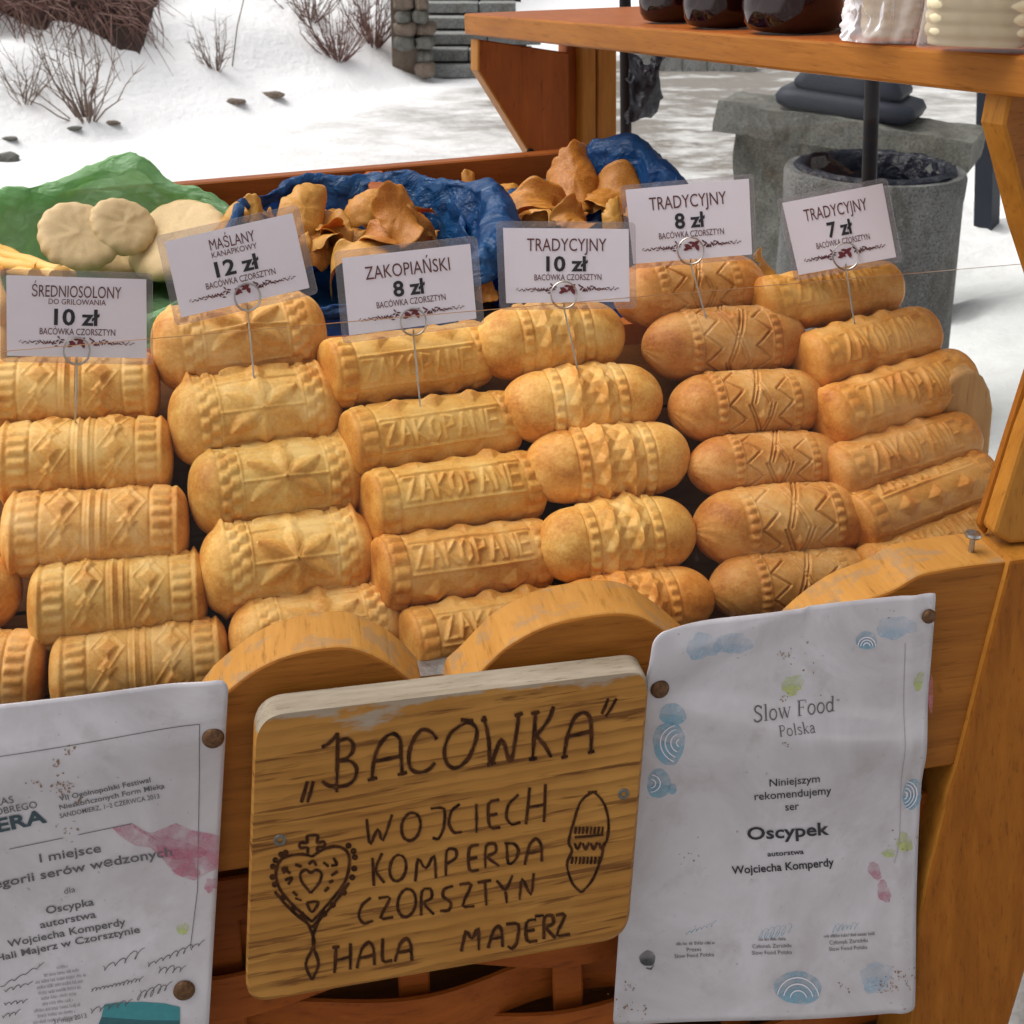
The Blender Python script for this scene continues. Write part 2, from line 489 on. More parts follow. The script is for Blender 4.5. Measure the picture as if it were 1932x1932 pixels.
# ================================================================== THE SETTING: snow, bank, path
def snow_mat():
    m = NT('snow'); m.set(Roughness=0.75, Specular_IOR_Level=0.2)
    at = m.n('ShaderNodeAttribute', attribute_name='dirt'); co = m.coord()
    n1 = m.noise(m.mapping(co, (1.0, 1.5, 2)), 1.2, 6, 0.65); n2 = m.noise(co, 14, 4, 0.6)
    n4 = m.noise(m.mapping(co, (3.0, 3.6, 4)), 1.6, 5, 0.7)
    tr = m.math('MULTIPLY', at.outputs['Fac'], m.ramp(n1, [(0.30, 0.25), (0.55, 1.0)]))
    tr = m.math('MULTIPLY', tr, m.ramp(n4, [(0.3, 0.55), (0.55, 1.0)]))
    c = m.mix(m.math('MINIMUM', tr, 1.0), m.mix(n2, (0.88, 0.885, 0.90), (0.94, 0.94, 0.95)), (0.22, 0.20, 0.18))
    m.color(c)
    m.bump(m.math('ADD', n2, n1), 0.5, 0.03)
    return m.mat
M['snow'] = snow_mat()
def stone_mat(name, c1, c2, scale=18, speck=1.0):
    m = NT(name); m.set(Roughness=0.85)
    co = m.coord(); n1 = m.noise(co, scale * 0.22, 6, 0.7, 0.4); n2 = m.noise(co, scale * 6, 3); n3 = m.noise(co, scale, 4)
    c = m.mix(m.ramp(n1, [(0.35, 0.0), (0.65, 1.0)]), c1, c2)
    if speck:
        c = m.mix(m.math('MULTIPLY', m.ramp(n2, [(0.38, 1.0), (0.50, 0.0)]), 0.35 * speck), c, tuple(x * 0.3 for x in c1))
        c = m.mix(m.math('MULTIPLY', m.ramp(n2, [(0.60, 0.0), (0.70, 1.0)]), 0.3 * speck), c, tuple(min(1, x * 1.5) for x in c2))
        c = m.mix(m.math('MULTIPLY', m.ramp(m.noise(m.mapping(co, (1, 1, .35)), scale * .5, 4, .7, .8), [(0.52, 0.0), (0.66, 1.0)]), 0.55), c, (c1[0] * .75, c1[1] * .62, c1[2] * .45))
    m.color(c); m.bump(m.math('ADD', n3, n2), 0.7, 0.012)
    return m.mat
M['stone'] = stone_mat('grey_stone', (0.07, 0.068, 0.055), (0.20, 0.198, 0.175))
M['stone_brown'] = stone_mat('brown_stone', (0.14, 0.10, 0.075), (0.24, 0.19, 0.15))
M['step'] = stone_mat('step_stone', (0.20, 0.205, 0.20), (0.34, 0.345, 0.34), 8)
M['concrete'] = stone_mat('exposed_aggregate_concrete', (0.085, 0.085, 0.083), (0.19, 0.19, 0.185), 26, 1.8)
M['earth'] = stone_mat('dark_earth', (0.045, 0.022, 0.018), (0.09, 0.05, 0.038), 30)
M['twig'] = plain('bare_twig', (0.16, 0.11, 0.085), 0.8, 0.35, 30)
M['twig_red'] = plain('red_brown_twig', (0.15, 0.075, 0.06), 0.8, 0.35, 30)

EDGE0 = A(-3.55, 6.75); _e = A(-0.45, 11.15) - EDGE0; _e = _e / np.linalg.norm(_e); _en = A(-_e[1], _e[0])
def sstep(a, b, x):
    t = min(1, max(0, (x - a) / (b - a))); return t * t * (3 - 2 * t)
def ground_z(x, y):
    s = (x - EDGE0[0]) * _en[0] + (y - EDGE0[1]) * _en[1]
    s += 0.25 * noise.noise(Vector((x * 0.9, y * 0.9, 0.3)))
    k = sstep(-0.55, -1.25, x) if y > 10.2 else 1.0
    z = 0.0
    if s > 0:
        z = (0.10 * sstep(0, 0.25, s) + 0.50 * max(0, s - 0.1) * sstep(0.0, 0.8, s))
        z = min(z, 4.0 + 0.1 * s) * max(k, 0.0)
        z += 0.10 * noise.noise(Vector((x * 1.7, y * 1.7, 2.0))) * sstep(0, 0.8, s) * k
    z += 0.012 * noise.noise(Vector((x * 2.5, y * 2.5, 5.0))) + 0.02 * noise.noise(Vector((x * 0.8, y * 0.8, 9.0)))
    if x > 1.2 and 1.5 < y < 9:      # lumpy drift at the right
        k2 = sstep(1.2, 2.2, x) * sstep(1.5, 2.4, y) * sstep(9, 7, y)
        z += k2 * (0.12 + 0.10 * noise.noise(Vector((x * 2.2, y * 2.2, 1.0))) + 0.07 * abs(noise.noise(Vector((x * 5.5, y * 5.5, 3.0)))) + 0.03 * noise.noise(Vector((x * 11, y * 11, 4.0))))
    return z
def dirt(x, y):
    s = (x - EDGE0[0]) * _en[0] + (y - EDGE0[1]) * _en[1]
    base = sstep(-0.15, -0.7, s)
    far = sstep(6.0, 10.5, y)
    c = 0.26 + 0.55 * far * sstep(-2.8, -0.2, x)
    c += 0.9 * math.exp(-((x - 1.3) / 1.3) ** 2) * sstep(4.5, 8, y)
    if x > 1.9: c *= max(0.15, 1 - (x - 1.9) * 0.9) if y < 8 else 1
    if y < 2.4: c = max(c, 1.4 * sstep(2.4, 1.2, y) * sstep(4.5, 2.5, abs(x)))     # dark slush, added unseen to cut the snow's bounce onto the cart front
    return base * min(1.3, c)
def ground_hit(px, py):
    d = ray(px, py); t = 1.0
    for i in range(4000):
        p = EYE + d * t
        if p[2] <= ground_z(p[0], p[1]): return p
        t += 0.01
    return EYE + d * 20
xs = np.concatenate([np.linspace(-140, -12, 12)[:-1], np.linspace(-12, 9, 211), np.linspace(9, 140, 12)[1:]])
ys = np.concatenate([np.linspace(-60, -2, 8)[:-1], np.linspace(-2, 22, 241), np.linspace(22, 260, 14)[1:]])
gv = []; gd = []
for y in ys:
    for x in xs:
        gv.append((x, y, ground_z(x, y))); gd.append(dirt(x, y))
g = build('ground', gv, grid_faces(len(xs), len(ys)), M['snow'], smooth=True, origin=np.zeros(3))
g['kind'] = 'structure'
at = g.data.attributes.new('dirt', 'FLOAT', 'POINT'); at.data.foreach_set('value', gd)

# loose stones along the edge of the path
def rock(name, c, sx, sy, sz, seed, mat, parent=None, sub=3, amp=0.25, flat=False):
    bm = bmesh.new(); bmesh.ops.create_icosphere(bm, subdivisions=sub, radius=1)
    for v in bm.verts:
        k = 1 + amp * noise.fractal(v.co * 1.3 + Vector((seed * 3.1, 0, 0)), 1.0, 2.0, 4)
        p = v.co.copy()
        m_ = max(abs(p.x), abs(p.y), abs(p.z))
        p = p.lerp(p / m_, 0.55 if flat else 0.3)
        v.co = p * k
    V = [c + A(v.co.x * sx, v.co.y * sy, v.co.z * sz) for v in bm.verts]
    F = [[v.index for v in f.verts] for f in bm.faces]
    bm.free()
    return smooth_by_angle(build(name, V, F, mat, parent), 50)
for i, (px, py, wpx, lab) in enumerate([(12, 303, 46, 'grey broken stone lying on the snow at the left edge'),
                                        (212, 233, 26, 'small reddish stone poking from the snow below the left bush'),
                                        (445, 193, 34, 'flat dark stone at the snowy path edge, left of its neighbour'),
                                        (515, 181, 40, 'flat dark stone at the snowy path edge, nearest the bushes on the right'),
                                        (18, 263, 26, 'thin dark stone flake in the snow near the left picture edge'),
                                        (140, 244, 26, 'thin stone sliver half sunk in snow left of the reddish stone')]):
    p = ground_hit(px, py); dd = np.dot(p - EYE, A(0, CP, -SP)); wm = wpx / FPX * dd
    o = rock('stone', p + A(0, 0, wm * 0.05), wm * 0.55, wm * 0.4, wm * (0.28 if i == 0 else 0.15), i + 1, M['stone_brown'] if i in (1, 2, 3) else M['stone'])
    tag(o, lab, 'stone', 'stones along the path edge')

# bare shrubs
def shrub(name, base, h, spread, n, mat, seed, lean=(0, 0), rr=0.006, kids=4):
    r = random.Random(seed); mb = MB()
    for i in range(n):
        a = r.uniform(0, 2 * math.pi); s = r.uniform(0.15, 1) * spread; hh = h * r.uniform(0.5, 1.05)
        p = base + A(math.cos(a), math.sin(a), 0) * s * 0.12
        tip = base + A(math.cos(a) * s + lean[0], math.sin(a) * s + lean[1], hh)
        pts = [p]
        for k in range(1, 6):
            t = k / 5
            q = p * (1 - t) + tip * t + A(math.cos(a), math.sin(a), 0) * s * 0.18 * math.sin(math.pi * t) + A(r.uniform(-1, 1), r.uniform(-1, 1), r.uniform(-1, 1)) * 0.025 * h
            pts.append(q)
        rad0 = rr * r.uniform(0.6, 1.2)
        mb.tube(pts, [rad0 * (1 - 0.8 * k / 5) for k in range(6)], 4)
        for c in range(kids):
            k = r.randint(1, 4); q = pts[k]; a2 = a + r.uniform(-1.4, 1.4); l = hh * r.uniform(0.15, 0.4)
            e = q + A(math.cos(a2) * l * 0.7, math.sin(a2) * l * 0.7, l * r.uniform(0.2, 0.8))
            mid = (q + e) / 2 + A(r.uniform(-1, 1), r.uniform(-1, 1), r.uniform(0, 1)) * l * 0.08
            mb.tube([q, mid, e], [rad0 * 0.5, rad0 * 0.35, rad0 * 0.12], 3)
    return mb
def place_shrub(px, py, top_py, spread_px, n, mat, seed, label, rr=0.006, kids=4, lean=(0, 0)):
    b = ground_hit(px, py); dd = np.dot(b - EYE, A(0, CP, -SP))
    h = (py - top_py) / FPX * dd * 1.25; sp = spread_px / FPX * dd * 1.25
    e = empty('bare_shrub', b - A(0, 0, 0.03)); tag(e, label, 'shrub', 'leafless shrubs on the snow bank')
    mb = shrub('branches', b - A(0, 0, 0.03), h, sp, n, mat, seed, lean, rr, kids)
    mb.build('branches', mat, e)
place_shrub(165, 226, 62, 120, 24, M['twig'], 3, 'tall leafless shrub with arching twigs on the left snow bank', 0.007)
place_shrub(45, 190, 75, 75, 16, M['twig'], 4, 'thin leafless shrub at the far left behind the tall one', 0.005)
place_shrub(408, 132, 38, 42, 22, M['twig'], 5, 'small leafless shrub alone in the middle of the snow slope', 0.005)
place_shrub(640, 112, 10, 65, 44, M['twig_red'], 6, 'dense reddish leafless shrub on the bank left of the stone wall', 0.006, 6)
place_shrub(705, 85, -40, 70, 44, M['twig_red'], 8, 'dense brown thicket directly beside the rough stone wall', 0.006, 6)
place_shrub(585, 38, -45, 60, 30, M['twig'], 9, 'grey brown thicket high on the slope at the top edge', 0.006, 6)
b0 = ground_hit(436, 124); dd0 = np.dot(b0 - EYE, A(0, CP, -SP))
mb = MB(); mb.tube([b0 - A(0, 0, .05), b0 + A(0.07, 0, 0.30), b0 + A(.14, 0, .52), b0 + A(.20, 0, .95)], [.006, .005, .004, .002], 5)
tag(mb.build('twig', M['twig']), 'single tall straight twig rising from the snow beside the small shrub', 'twig')

# dark earth bank with hanging roots, top left
def bank_pt(px, py, bulge):
    p = ground_hit(px, py); return p + A(0.0, -0.5, 0.35) * bulge
low = [(-260, 10), (-60, 28), (0, 30), (50, 55), (85, 64), (101, 46), (150, 56), (190, 78), (220, 100), (262, 108), (280, 60), (300, 0), (300, -60)]
n_u, n_v = 60, 16; bv = []
L = smoothpts([A(*q) for q in low], 5); L = [L[int(i * (len(L) - 1) / (n_u - 1))] for i in range(n_u)]
for j in range(n_v):
    t = j / (n_v - 1)
    for i in range(n_u):
        px, py = L[i]
        py2 = py * (1 - t) + (-150) * t
        bl = 0.45 * math.sin(min(1, t * 1.6 + 0.02) * math.pi * 0.5) * (0.6 + 0.8 * abs(noise.noise(Vector((px * 0.03, py2 * 0.03, 0)))))
        p = bank_pt(px, py2, bl if t > 0 else -0.06)
        bv.append(p + A(0, 0, 0.05 * noise.noise(Vector((px * 0.09, py2 * 0.09, 1)))))
o = build('earth_bank', bv, grid_faces(n_u, n_v), M['earth'], smooth=True); o['kind'] = 'structure'
r = random.Random(12); mb = MB()
for i in range(420):
    px = r.uniform(-40, 285); py = r.uniform(-60, 50 + px * 0.12)
    p = bank_pt(px, py, 0.42); l = r.uniform(0.15, 0.55)
    dr = unit(A(r.uniform(-1, 1), -0.35, r.uniform(-1.0, 0.25)))
    mb.tube([p, p + dr * l * 0.5 + A(0, 0, r.uniform(-.03, .06)), p + dr * l + A(0, 0, -l * 0.25)], [.006, .004, .0015], 3)
for i in range(46):
    p = bank_pt(r.uniform(225, 285), r.uniform(-60, 30), 0.4); l = r.uniform(0.4, 1.1)
    q = p + A(r.uniform(-.05, .22), -.15, -.1 * l); e = q + A(r.uniform(-.04, .12), -.05, -l * 0.6)
    mb.tube([p, q, (q + e) / 2 + A(.03, 0, 0), e], [.005, .004, .003, .001], 3)
o = mb.build('hanging_roots', M['twig_red'])
tag(o, 'tangle of dark roots and twigs hanging over the earth bank', 'roots', kind='stuff')

# rough stone wall and stone steps, top centre
wall0 = ground_hit(775, 148)
e = empty('stone_wall', A(wall0[0], wall0[1], 0)); tag(e, 'rough stone wall end beside the grey steps', 'wall')
r = random.Random(5); dW = np.dot(wall0 - EYE, A(0, CP, -SP)); s_m = dW / FPX
MB_core = MB(); MB_core.box(wall0 + A(-0.02, 0.36, 0.55), A(.15, 0, 0), A(0, .24, 0), A(0, 0, .75)); MB_core.build('core', M['stone_brown'], e)
for row in range(8):
    x = 742 + r.uniform(0, 6); y = 140 - row * 25
    while x < 806:
        wpx = r.uniform(24, 42); hp = r.uniform(27, 33)
        if x + wpx > 836: break
        c = hit(x + wpx / 2, y - 10, wall0 + A(0, 0.06, 0), A(0, -1, 0))
        c = c + A(0, r.uniform(0, .05), 0)
        if x > 760 or row > 1:
            rock('stone', c, wpx / 2 * s_m * 1.08, .12, hp / 2 * s_m, r.random() * 50, M['stone'] if r.random() < 0.5 else M['stone_brown'], e, 2, 0.22, True)
        x += wpx + 1
st0 = ground_hit(860, 150)
e = empty('stone_steps', A(st0[0], st0[1], 0)); tag(e, 'flight of grey stone steps beside the rough wall', 'steps')
r = random.Random(2)
for k in range(9):
    zt = 0.12 * k; yy = st0[1] + 0.04 + 0.24 * k
    x = hit(806, 140, A(0, yy, 0), A(0, -1, 0))[0]
    xe = hit(925, 140, A(0, yy, 0), A(0, -1, 0))[0]
    while x < xe:
        wd = r.uniform(0.35, 0.7); m2 = MB()
        m2.box(A(x + wd / 2, yy + 0.15 + r.uniform(-.012, .012), zt + 0.055), A(wd / 2 - .006, 0, 0), A(0, .16, 0), A(0, 0, .052 + r.uniform(-.004, .003)))
        bevel(m2.build('step_block', M['step'], e), .008, 1); x += wd
    m2 = MB(); m2.box(A((x + xe) / 2 - .35, yy + 0.22, zt + 0.015), A(.45, 0, 0), A(0, .14, 0), A(0, 0, .05)); m2.build('step_bed', M['earth'], e)
# low kerb wall behind the stall, seen through the side pane
q0 = ground_hit(1195, 133); q1 = ground_hit(1428, 136)
e = empty('kerb_wall', (q0 + q1) / 2); tag(e, 'low grey kerb wall far behind the hanging dark bag', 'wall')
for k in range(5):
    a0 = q0 + (q1 - q0) * (k / 5); a1 = q0 + (q1 - q0) * ((k + 1) / 5)
    m2 = MB(); ax = (a1 - a0) / 2; m2.box((a0 + a1) / 2 + A(0, .12, .06), ax * 0.985, A(0, .12, 0), A(0, 0, .10)); bevel(m2.build('kerb_stone', M['step'], e), .015, 1)

# ------------------------------------------------------------------ pier, lamp base, litter bin, posts
zt = 0.80
pl = hit(1352, 190, A(0, 4.65, 0), A(0, -1, 0)); pr = hit(1836, 268, A(0, 4.22, 0), A(0, -1, 0))   # the capstone has settled towards the right
ax = unit(pr - pl); ay = unit(A(-ax[1], ax[0], 0)); PZ = unit(np.cross(ax, ay))
if ay[1] < 0: ay = -ay
PZ = np.cross(ax, ay); PZ = PZ if PZ[2] > 0 else -PZ
Ls = np.linalg.norm(pr - pl)
e = empty('stone_pier', A(*((pl + pr) / 2 + ay * .25)[:2], 0)); tag(e, 'rough grey stone pier with a broken capstone behind the litter bin', 'pier')
def slabmesh(c, hx, hy, hz, nx, ny, nz, amp, seed):
    bm = bmesh.new(); bmesh.ops.create_cube(bm, size=2)
    bmesh.ops.subdivide_edges(bm, edges=bm.edges[:], cuts=nx, use_grid_fill=True)
    V = []
    for v in bm.verts:
        q = v.co; w_ = c + ax * q.x * hx + ay * q.y * hy + (PZ if hz < .1 else ZUP) * q.z * hz
        d = noise.fractal(Vector(w_) * 6 + Vector((seed, 0, 0)), 1.0, 2.0, 5) * amp
        d2 = noise.fractal(Vector(w_) * 6 + Vector((seed, 9, 0)), 1.0, 2.0, 5) * amp
        V.append(w_ + ax * d * 0.7 + ay * d2 + ZUP * d * 0.8)
    F = [[v.index for v in f.verts] for f in bm.faces]; bm.free()
    return V, F
V, F = slabmesh((pl + pr) / 2 + ay * .17 - ZUP * .055, Ls / 2, .17, .055, 26, 22, 22, .018, 3)
smooth_by_angle(build('capstone', V, F, M['stone'], e), 60)
V, F = slabmesh(A(*((pl + pr) / 2 + ay * .18 + ax * .01)[:2], .36), Ls / 2 * .87, .13, .40, 26, 22, 22, .020, 8)
smooth_by_angle(build('pier_body', V, F, M['stone'], e), 60)
# black lamp foot standing on the capstone
lc = (pl + pr) / 2 - ax * .01 + ay * .19 + PZ * .004
def rsq(hw, rr, n=6):
    out = []
    for cx, cy_, a0 in ((1, 1, 0), (-1, 1, 90), (-1, -1, 180), (1, -1, 270)):
        for k in range(n + 1):
            a = rad(a0 + 90 * k / n)
            out.append((cx * (hw - rr) + rr * math.cos(a), cy_ * (hw - rr) + rr * math.sin(a)))
    return out
def tier(levels, hyscale=0.62):
    m2 = MB(); v = []; n = None
    for hw, rr, z in levels:
        pts = rsq(hw, rr); n = len(pts)
        v += [lc + ax * p[0] + ay * p[1] * hyscale + PZ * z for p in pts]
    f = []
    for i in range(len(levels) - 1):
        for k in range(n):
            f.append((i * n + k, i * n + (k + 1) % n, (i + 1) * n + (k + 1) % n, (i + 1) * n + k))
    f.append(tuple(reversed(range(n)))); f.append(tuple((len(levels) - 1) * n + k for k in range(n)))
    m2.add(v, f); return m2
e = empty('lamp_base', lc); tag(e, 'black stepped lamp foot standing on the stone pier', 'lamp base')
smooth_by_angle(tier([(.22, .06, 0), (.25, .08, .012), (.26, .09, .04), (.245, .09, .066), (.20, .07, .076)]).build('lower_tier', M['blue_metal'], e), 60)
smooth_by_angle(tier([(.190, .05, .077), (.20, .05, .088), (.20, .05, .104), (.185, .04, .125), (.15, .04, .20), (.09, .03, .23)]).build('upper_tier', M['blue_metal'], e), 50)
m2 = MB(); m2.lathe(lc + A(0, 0, .23), [(.07, 0), (.055, .05), (.05, .4), (.045, 2.4)], 20); smooth_by_angle(m2.build('lamp_pole', M['blue_metal'], e))
# litter bin
bc = A(1.055, 3.52, 0.0); R0 = .252; zt2 = .80
e = empty('litter_bin', bc); tag(e, 'round exposed aggregate concrete litter bin with a dark liner', 'litter bin')
m2 = MB(); m2.lathe(bc, [(.262, 0), (.268, .02), (.254, .72), (.256, .73), (.258, zt2 - .015), (.252, zt2), (.205, zt2), (.2, zt2 - .02), (.19, .3)], 64)
smooth_by_angle(m2.build('concrete_body', M['concrete'], e), 35)
lv = []; nt_ = 96; prof = [(.185, -.25), (.196, -.06), (.202, -.004), (.208, .004), (.222, .002), (.232, -.006)]
for j, (rr, h) in enumerate(prof):
    for k in range(nt_):
        a = 2 * math.pi * k / nt_
        wob = noise.noise(Vector((math.cos(a) * 3, math.sin(a) * 3, j * 0.7)))
        fine = noise.noise(Vector((math.cos(a) * 11, math.sin(a) * 11, j * 0.9)))
        lv.append(bc + A(math.cos(a), math.sin(a), 0) * (rr + (0.012 * wob + 0.005 * fine) * (j > 1) * (1 if j < 5 else .4)) + ZUP * (zt2 + h + .007 + (.012 * max(0, wob) + .006 * max(0, fine)) * (j > 1)))
f = grid_faces(nt_, len(prof), True); f.append(tuple(range(nt_)))
build('bin_liner', lv, f, M['bag_dark'], e, smooth=True)
# posts
def post(name, pa, pb, Y, r_, mat, label, cat, sq=False, ztop=2.6, group=None):
    a = hit(*pa, A(0, Y, 0), A(0, -1, 0)); b = hit(*pb, A(0, Y, 0), A(0, -1, 0))
    d = (a - b) / (a - b)[2]
    bot = b + d * (ground_z(b[0], b[1]) - b[2] - .02); top = b + d * (ztop - b[2])
    m2 = MB(); m2.tube([bot, top], r_, 4 if sq else 14)
    o = m2.build(name, mat); smooth_by_angle(o)
    return tag(o, label, cat, group)
pb = ground_hit(1861, 430)
post('metal_post', (1868, 175), (1861, 430), pb[1], .058, M['blue_metal'], 'dark blue square metal post standing in the snow at the right', 'post', True, 3.0)
post('support_pole', (1180, 92), (1181, 262), 2.25, .0105, M['black_metal'], 'thin black pole with the dark bag tied to it', 'pole', group='thin black poles behind the cart')
post('support_pole', (1646, 150), (1640, 335), 2.05, .0125, M['black_metal'], 'thin black pole in front of the litter bin', 'pole', group='thin black poles behind the cart')
# dark bag tied to the left pole
def rag_pts():
    out = []; nx, ny = 22, 26
    for j in range(ny):
        t = j / (ny - 1)
        for i in range(nx):
            s = i / (nx - 1)
            xl = 1187; xr = 1252 - 8 * math.sin(t * 3)
            yt = 102 + (18 * math.sin(s * math.pi)) if s < .75 else 98 + 10 * (1 - s)
            yb = 232 - 38 * s ** 1.3 - (10 if s > .9 else 0)
            px = xl + (xr - xl) * s; py = yt + (yb - yt) * t
            d = 0.02 * noise.fractal(Vector((s * 3, t * 3.5, 2)), 1, 2, 4) + .02 * math.sin(s * math.pi)
            out.append(hit(px, py, A(0, 2.23, 0), A(0, -1, 0)) + A(0, -d, 0))
    return out, nx, ny
V, nx, ny = rag_pts()
o = build('plastic_bag', V, grid_faces(nx, ny), M['bag_dark'], smooth=True)
so = o.modifiers.new('thickness', 'SOLIDIFY'); so.thickness = .012; so.offset = 1
tag(o, 'torn dark plastic bag tied to the thin left pole', 'bag')
# ================================================================== THE CART
cart0 = cart_pt(-.15, .40, 0)
cart = empty('market_cart', cart0)
tag(cart, 'orange varnished wooden market cart with scalloped front board and woven sides', 'market cart')
def fix_normals(o):
    bm = bmesh.new(); bm.from_mesh(o.data); bmesh.ops.recalc_face_normals(bm, faces=bm.faces[:]); bm.to_mesh(o.data); bm.free(); return o
# scalloped front board
arch1 = smoothpts([(398, 1330), (434, 1299), (480, 1265), (533, 1240), (600, 1224), (662, 1222), (720, 1244), (765, 1275), (800, 1312)], 5)
arch2 = smoothpts([(858, 1314), (891, 1284), (925, 1248), (965, 1214), (1038, 1178), (1130, 1159), (1193, 1159), (1237, 1178), (1300, 1225), (1370, 1290)], 5)
arch3 = smoothpts([(1440, 1295), (1500, 1235), (1560, 1180), (1620, 1140), (1685, 1113), (1728, 1088), (1757, 1079), (1828, 1067), (1903, 1059)], 5)
top = [(-260, 1500), (330, 1420)] + [tuple(p) for p in arch1] + [(812, 1365), (846, 1362)] + [tuple(p) for p in arch2] + [(1385, 1330), (1425, 1328)] + [tuple(p) for p in arch3]
bot = [(1803, 1444), (450, 1642), (-260, 1746)]
poly = [front(*p) for p in top + bot]
m2 = MB(); m2.prism(poly, EY * .046, 0, 1)
o = fix_normals(m2.build('front_board', [M['wood_front'], M['wood_top']], cart)); bevel(o, .0022, 2, 30); smooth_by_angle(o, 30)
# corner plank right of the board
poly = [front(*p, .004) for p in [(1905, 1058), (1990, 1046), (2020, 1400), (1975, 1700), (1905, 1935), (1860, 2080), (1700, 2080), (1722, 1932), (1733, 1760), (1750, 1660), (1783, 1530), (1787, 1500), (1805, 1446), (1860, 1230)]]
m2 = MB(); m2.prism(poly, EY * .05, 0, 1)
o = fix_normals(m2.build('corner_plank', [M['wood_post'], M['wood_post_light']], cart)); bevel(o, .003, 2, 30)
# slanting uprights on the corner
for nm, pp, off, th, mt in (('upright', [(1846, 992), (1862, 1014), (1932, 804), (2030, 500), (2040, 380), (1932, 721)], -.030, .007, 'wood_post'),
                            ('upright', [(1873, 1007), (1906, 1027), (1990, 1022), (2080, 700), (2080, 420), (1932, 818)], -.012, .016, 'wood_post_light')):
    m2 = MB(); m2.prism([front(*p, off) for p in pp], EY * th, 0, 0)
    bevel(fix_normals(m2.build(nm, M[mt], cart)), .003, 2, 30)
# screw on the board top
sc_ = front(1857, 1062) + EY * .018
m2 = MB(); m2.lathe(sc_ - A(0, 0, .003), [(.0022, 0), (.0020, .013), (.0055, .0148), (.0062, .0162), (.0057, .018), (.002, .019)], 18)
smooth_by_angle(m2.build('screw', M['steel'], cart), 40)
# pale side board with rounded top, behind the right column
PS = pile(1850, 860) + EY * .03
m2 = MB(); m2.prism([hit(*p, PS, EY) for p in [(1770, 1010), (1780, 740), (1800, 712), (1820, 701), (1840, 701), (1858, 713), (1870, 738), (1876, 772), (1868, 860), (1852, 1000)]], EY * .02, 0, 0)
bevel(fix_normals(m2.build('side_board', M['wood_pale'], cart)), .004, 3, 30)
# bed under the cheeses
def pile_uv(u, s, off): return P0 + EX * u + unit(np.cross(NP, EX) if np.cross(NP, EX)[2] > 0 else -np.cross(NP, EX)) * s + NP * off
for k in range(5):
    s0 = -.08 + k * .066
    m2 = MB(); m2.prism([pile_uv(-.42, s0, -.045), pile_uv(.60, s0, -.045), pile_uv(.60, s0 + .063, -.045), pile_uv(-.42, s0 + .063, -.045)], -NP * .012)
    fix_normals(m2.build('bed_plank', M['wood_bed'], cart))
m2 = MB(); m2.prism([pile_uv(-.42, -.08, -.060), pile_uv(.60, -.08, -.060), pile_uv(.60, .25, -.060), pile_uv(-.42, .25, -.060)], -NP * .006)
fix_normals(m2.build('bed_panel', M['wood_bed'], cart))
# see-through screen in front of the cheeses
APN = rad(65); NA = -EY * math.sin(APN) + ZUP * math.cos(APN)
A0 = front(840, 1300) + EY * .056
pa = [hit(-60, 668, A0, NA), hit(1990, 492, A0, NA)]
adn = unit(np.cross(NA, EX)); adn = adn if adn[2] < 0 else -adn
lowz = front(840, 1330)[2] - .015
bl = pa[0] + adn * ((pa[0][2] - lowz) / -adn[2]); br = pa[1] + adn * ((pa[1][2] - lowz) / -adn[2])
m2 = MB(); m2.prism([pa[0], pa[1], br, bl], -NA * .0055, 0, 1)
fix_normals(m2.build('screen_pane', [M['glass'], M['pane_edge']], cart))
m2 = MB()
mid0 = (bl + EX * 0.0); m2.box(bl + (br - bl) * .46 + EY * .004, (br - bl) * .46, EY * .010, ZUP * .012); m2.build('pane_channel', M['steel'], cart)
# back board, divider, box floor
VB = .86
BP = cart_pt(0, VB, 0)
def backp(px, py, dv=0): return hit(px, py, BP + EY * dv, EY)
t0 = backp(-120, 387); t1 = backp(1180, 277)
m2 = MB(); m2.prism([t0, t1, t1 - ZUP * .17, t0 - ZUP * .17], EY * .022)
bevel(fix_normals(m2.build('back_board', M['wood_red'], cart)), .002, 1)
zb = 1.105
for px in (705,):
    a = backp(px, 316 + (705 - px) * .085); a = a - ZUP * .004
    c = a - EY * .16
    m2 = MB(); m2.box((a + c) / 2 - ZUP * .03, EX * .0125, EY * .08, ZUP * .03)
    bevel(fix_normals(m2.build('divider', M['wood_redpost'], cart)), .003, 1)
m2 = MB(); c = cart_pt(-.32, .63, zb); m2.box(c, EX * .47, EY * .22, ZUP * .008); m2.build('box_floor', M['wood_bed'], cart)
m2 = MB(); c = cart_pt(-.32, .398, zb + .01); m2.box(c, EX * .47, EY * .010, ZUP * .045); m2.build('box_front', M['wood_redpost'], cart)
# shelf along the right side
ES = unit(A(-.473, 1.037, -.06)); EW = unit(np.cross(ES, ZUP)); SU = np.cross(EW, ES)
SN = EYE + ray(1932, 105) * .83
def shelfp(px, py, off=0): return hit(px, py, SN + SU * off, SU)
far = shelfp(880, 25); Lsh = np.dot(far - SN, ES)
near0 = SN - ES * .13; far0 = SN + ES * Lsh
m2 = MB(); tk = .0285
c = (near0 + far0) / 2 + EW * .165 - SU * tk / 2
m2.box(c, ES * (np.linalg.norm(far0 - near0) / 2), EW * .165, SU * tk / 2)
o = m2.build('shelf', [M['wood_shelf'], M['wood_redpost']], cart)
for p_ in o.data.polygons:
    q_ = (np.array(p_.center) - (c - wl(o))) @ SU
    if q_ > tk * .45: p_.material_index = 1
bevel(fix_normals(o), .003, 2)
FB = far0 - ES * .03
def farp(px, py, d=0): return hit(px, py, FB + ES * d, ES)
m2 = MB(); m2.prism([farp(*p) for p in [(902, 74), (902, 133), (1003, 296), (1008, 330), (1075, 330), (1075, 100)]], ES * .028, 0, 1)
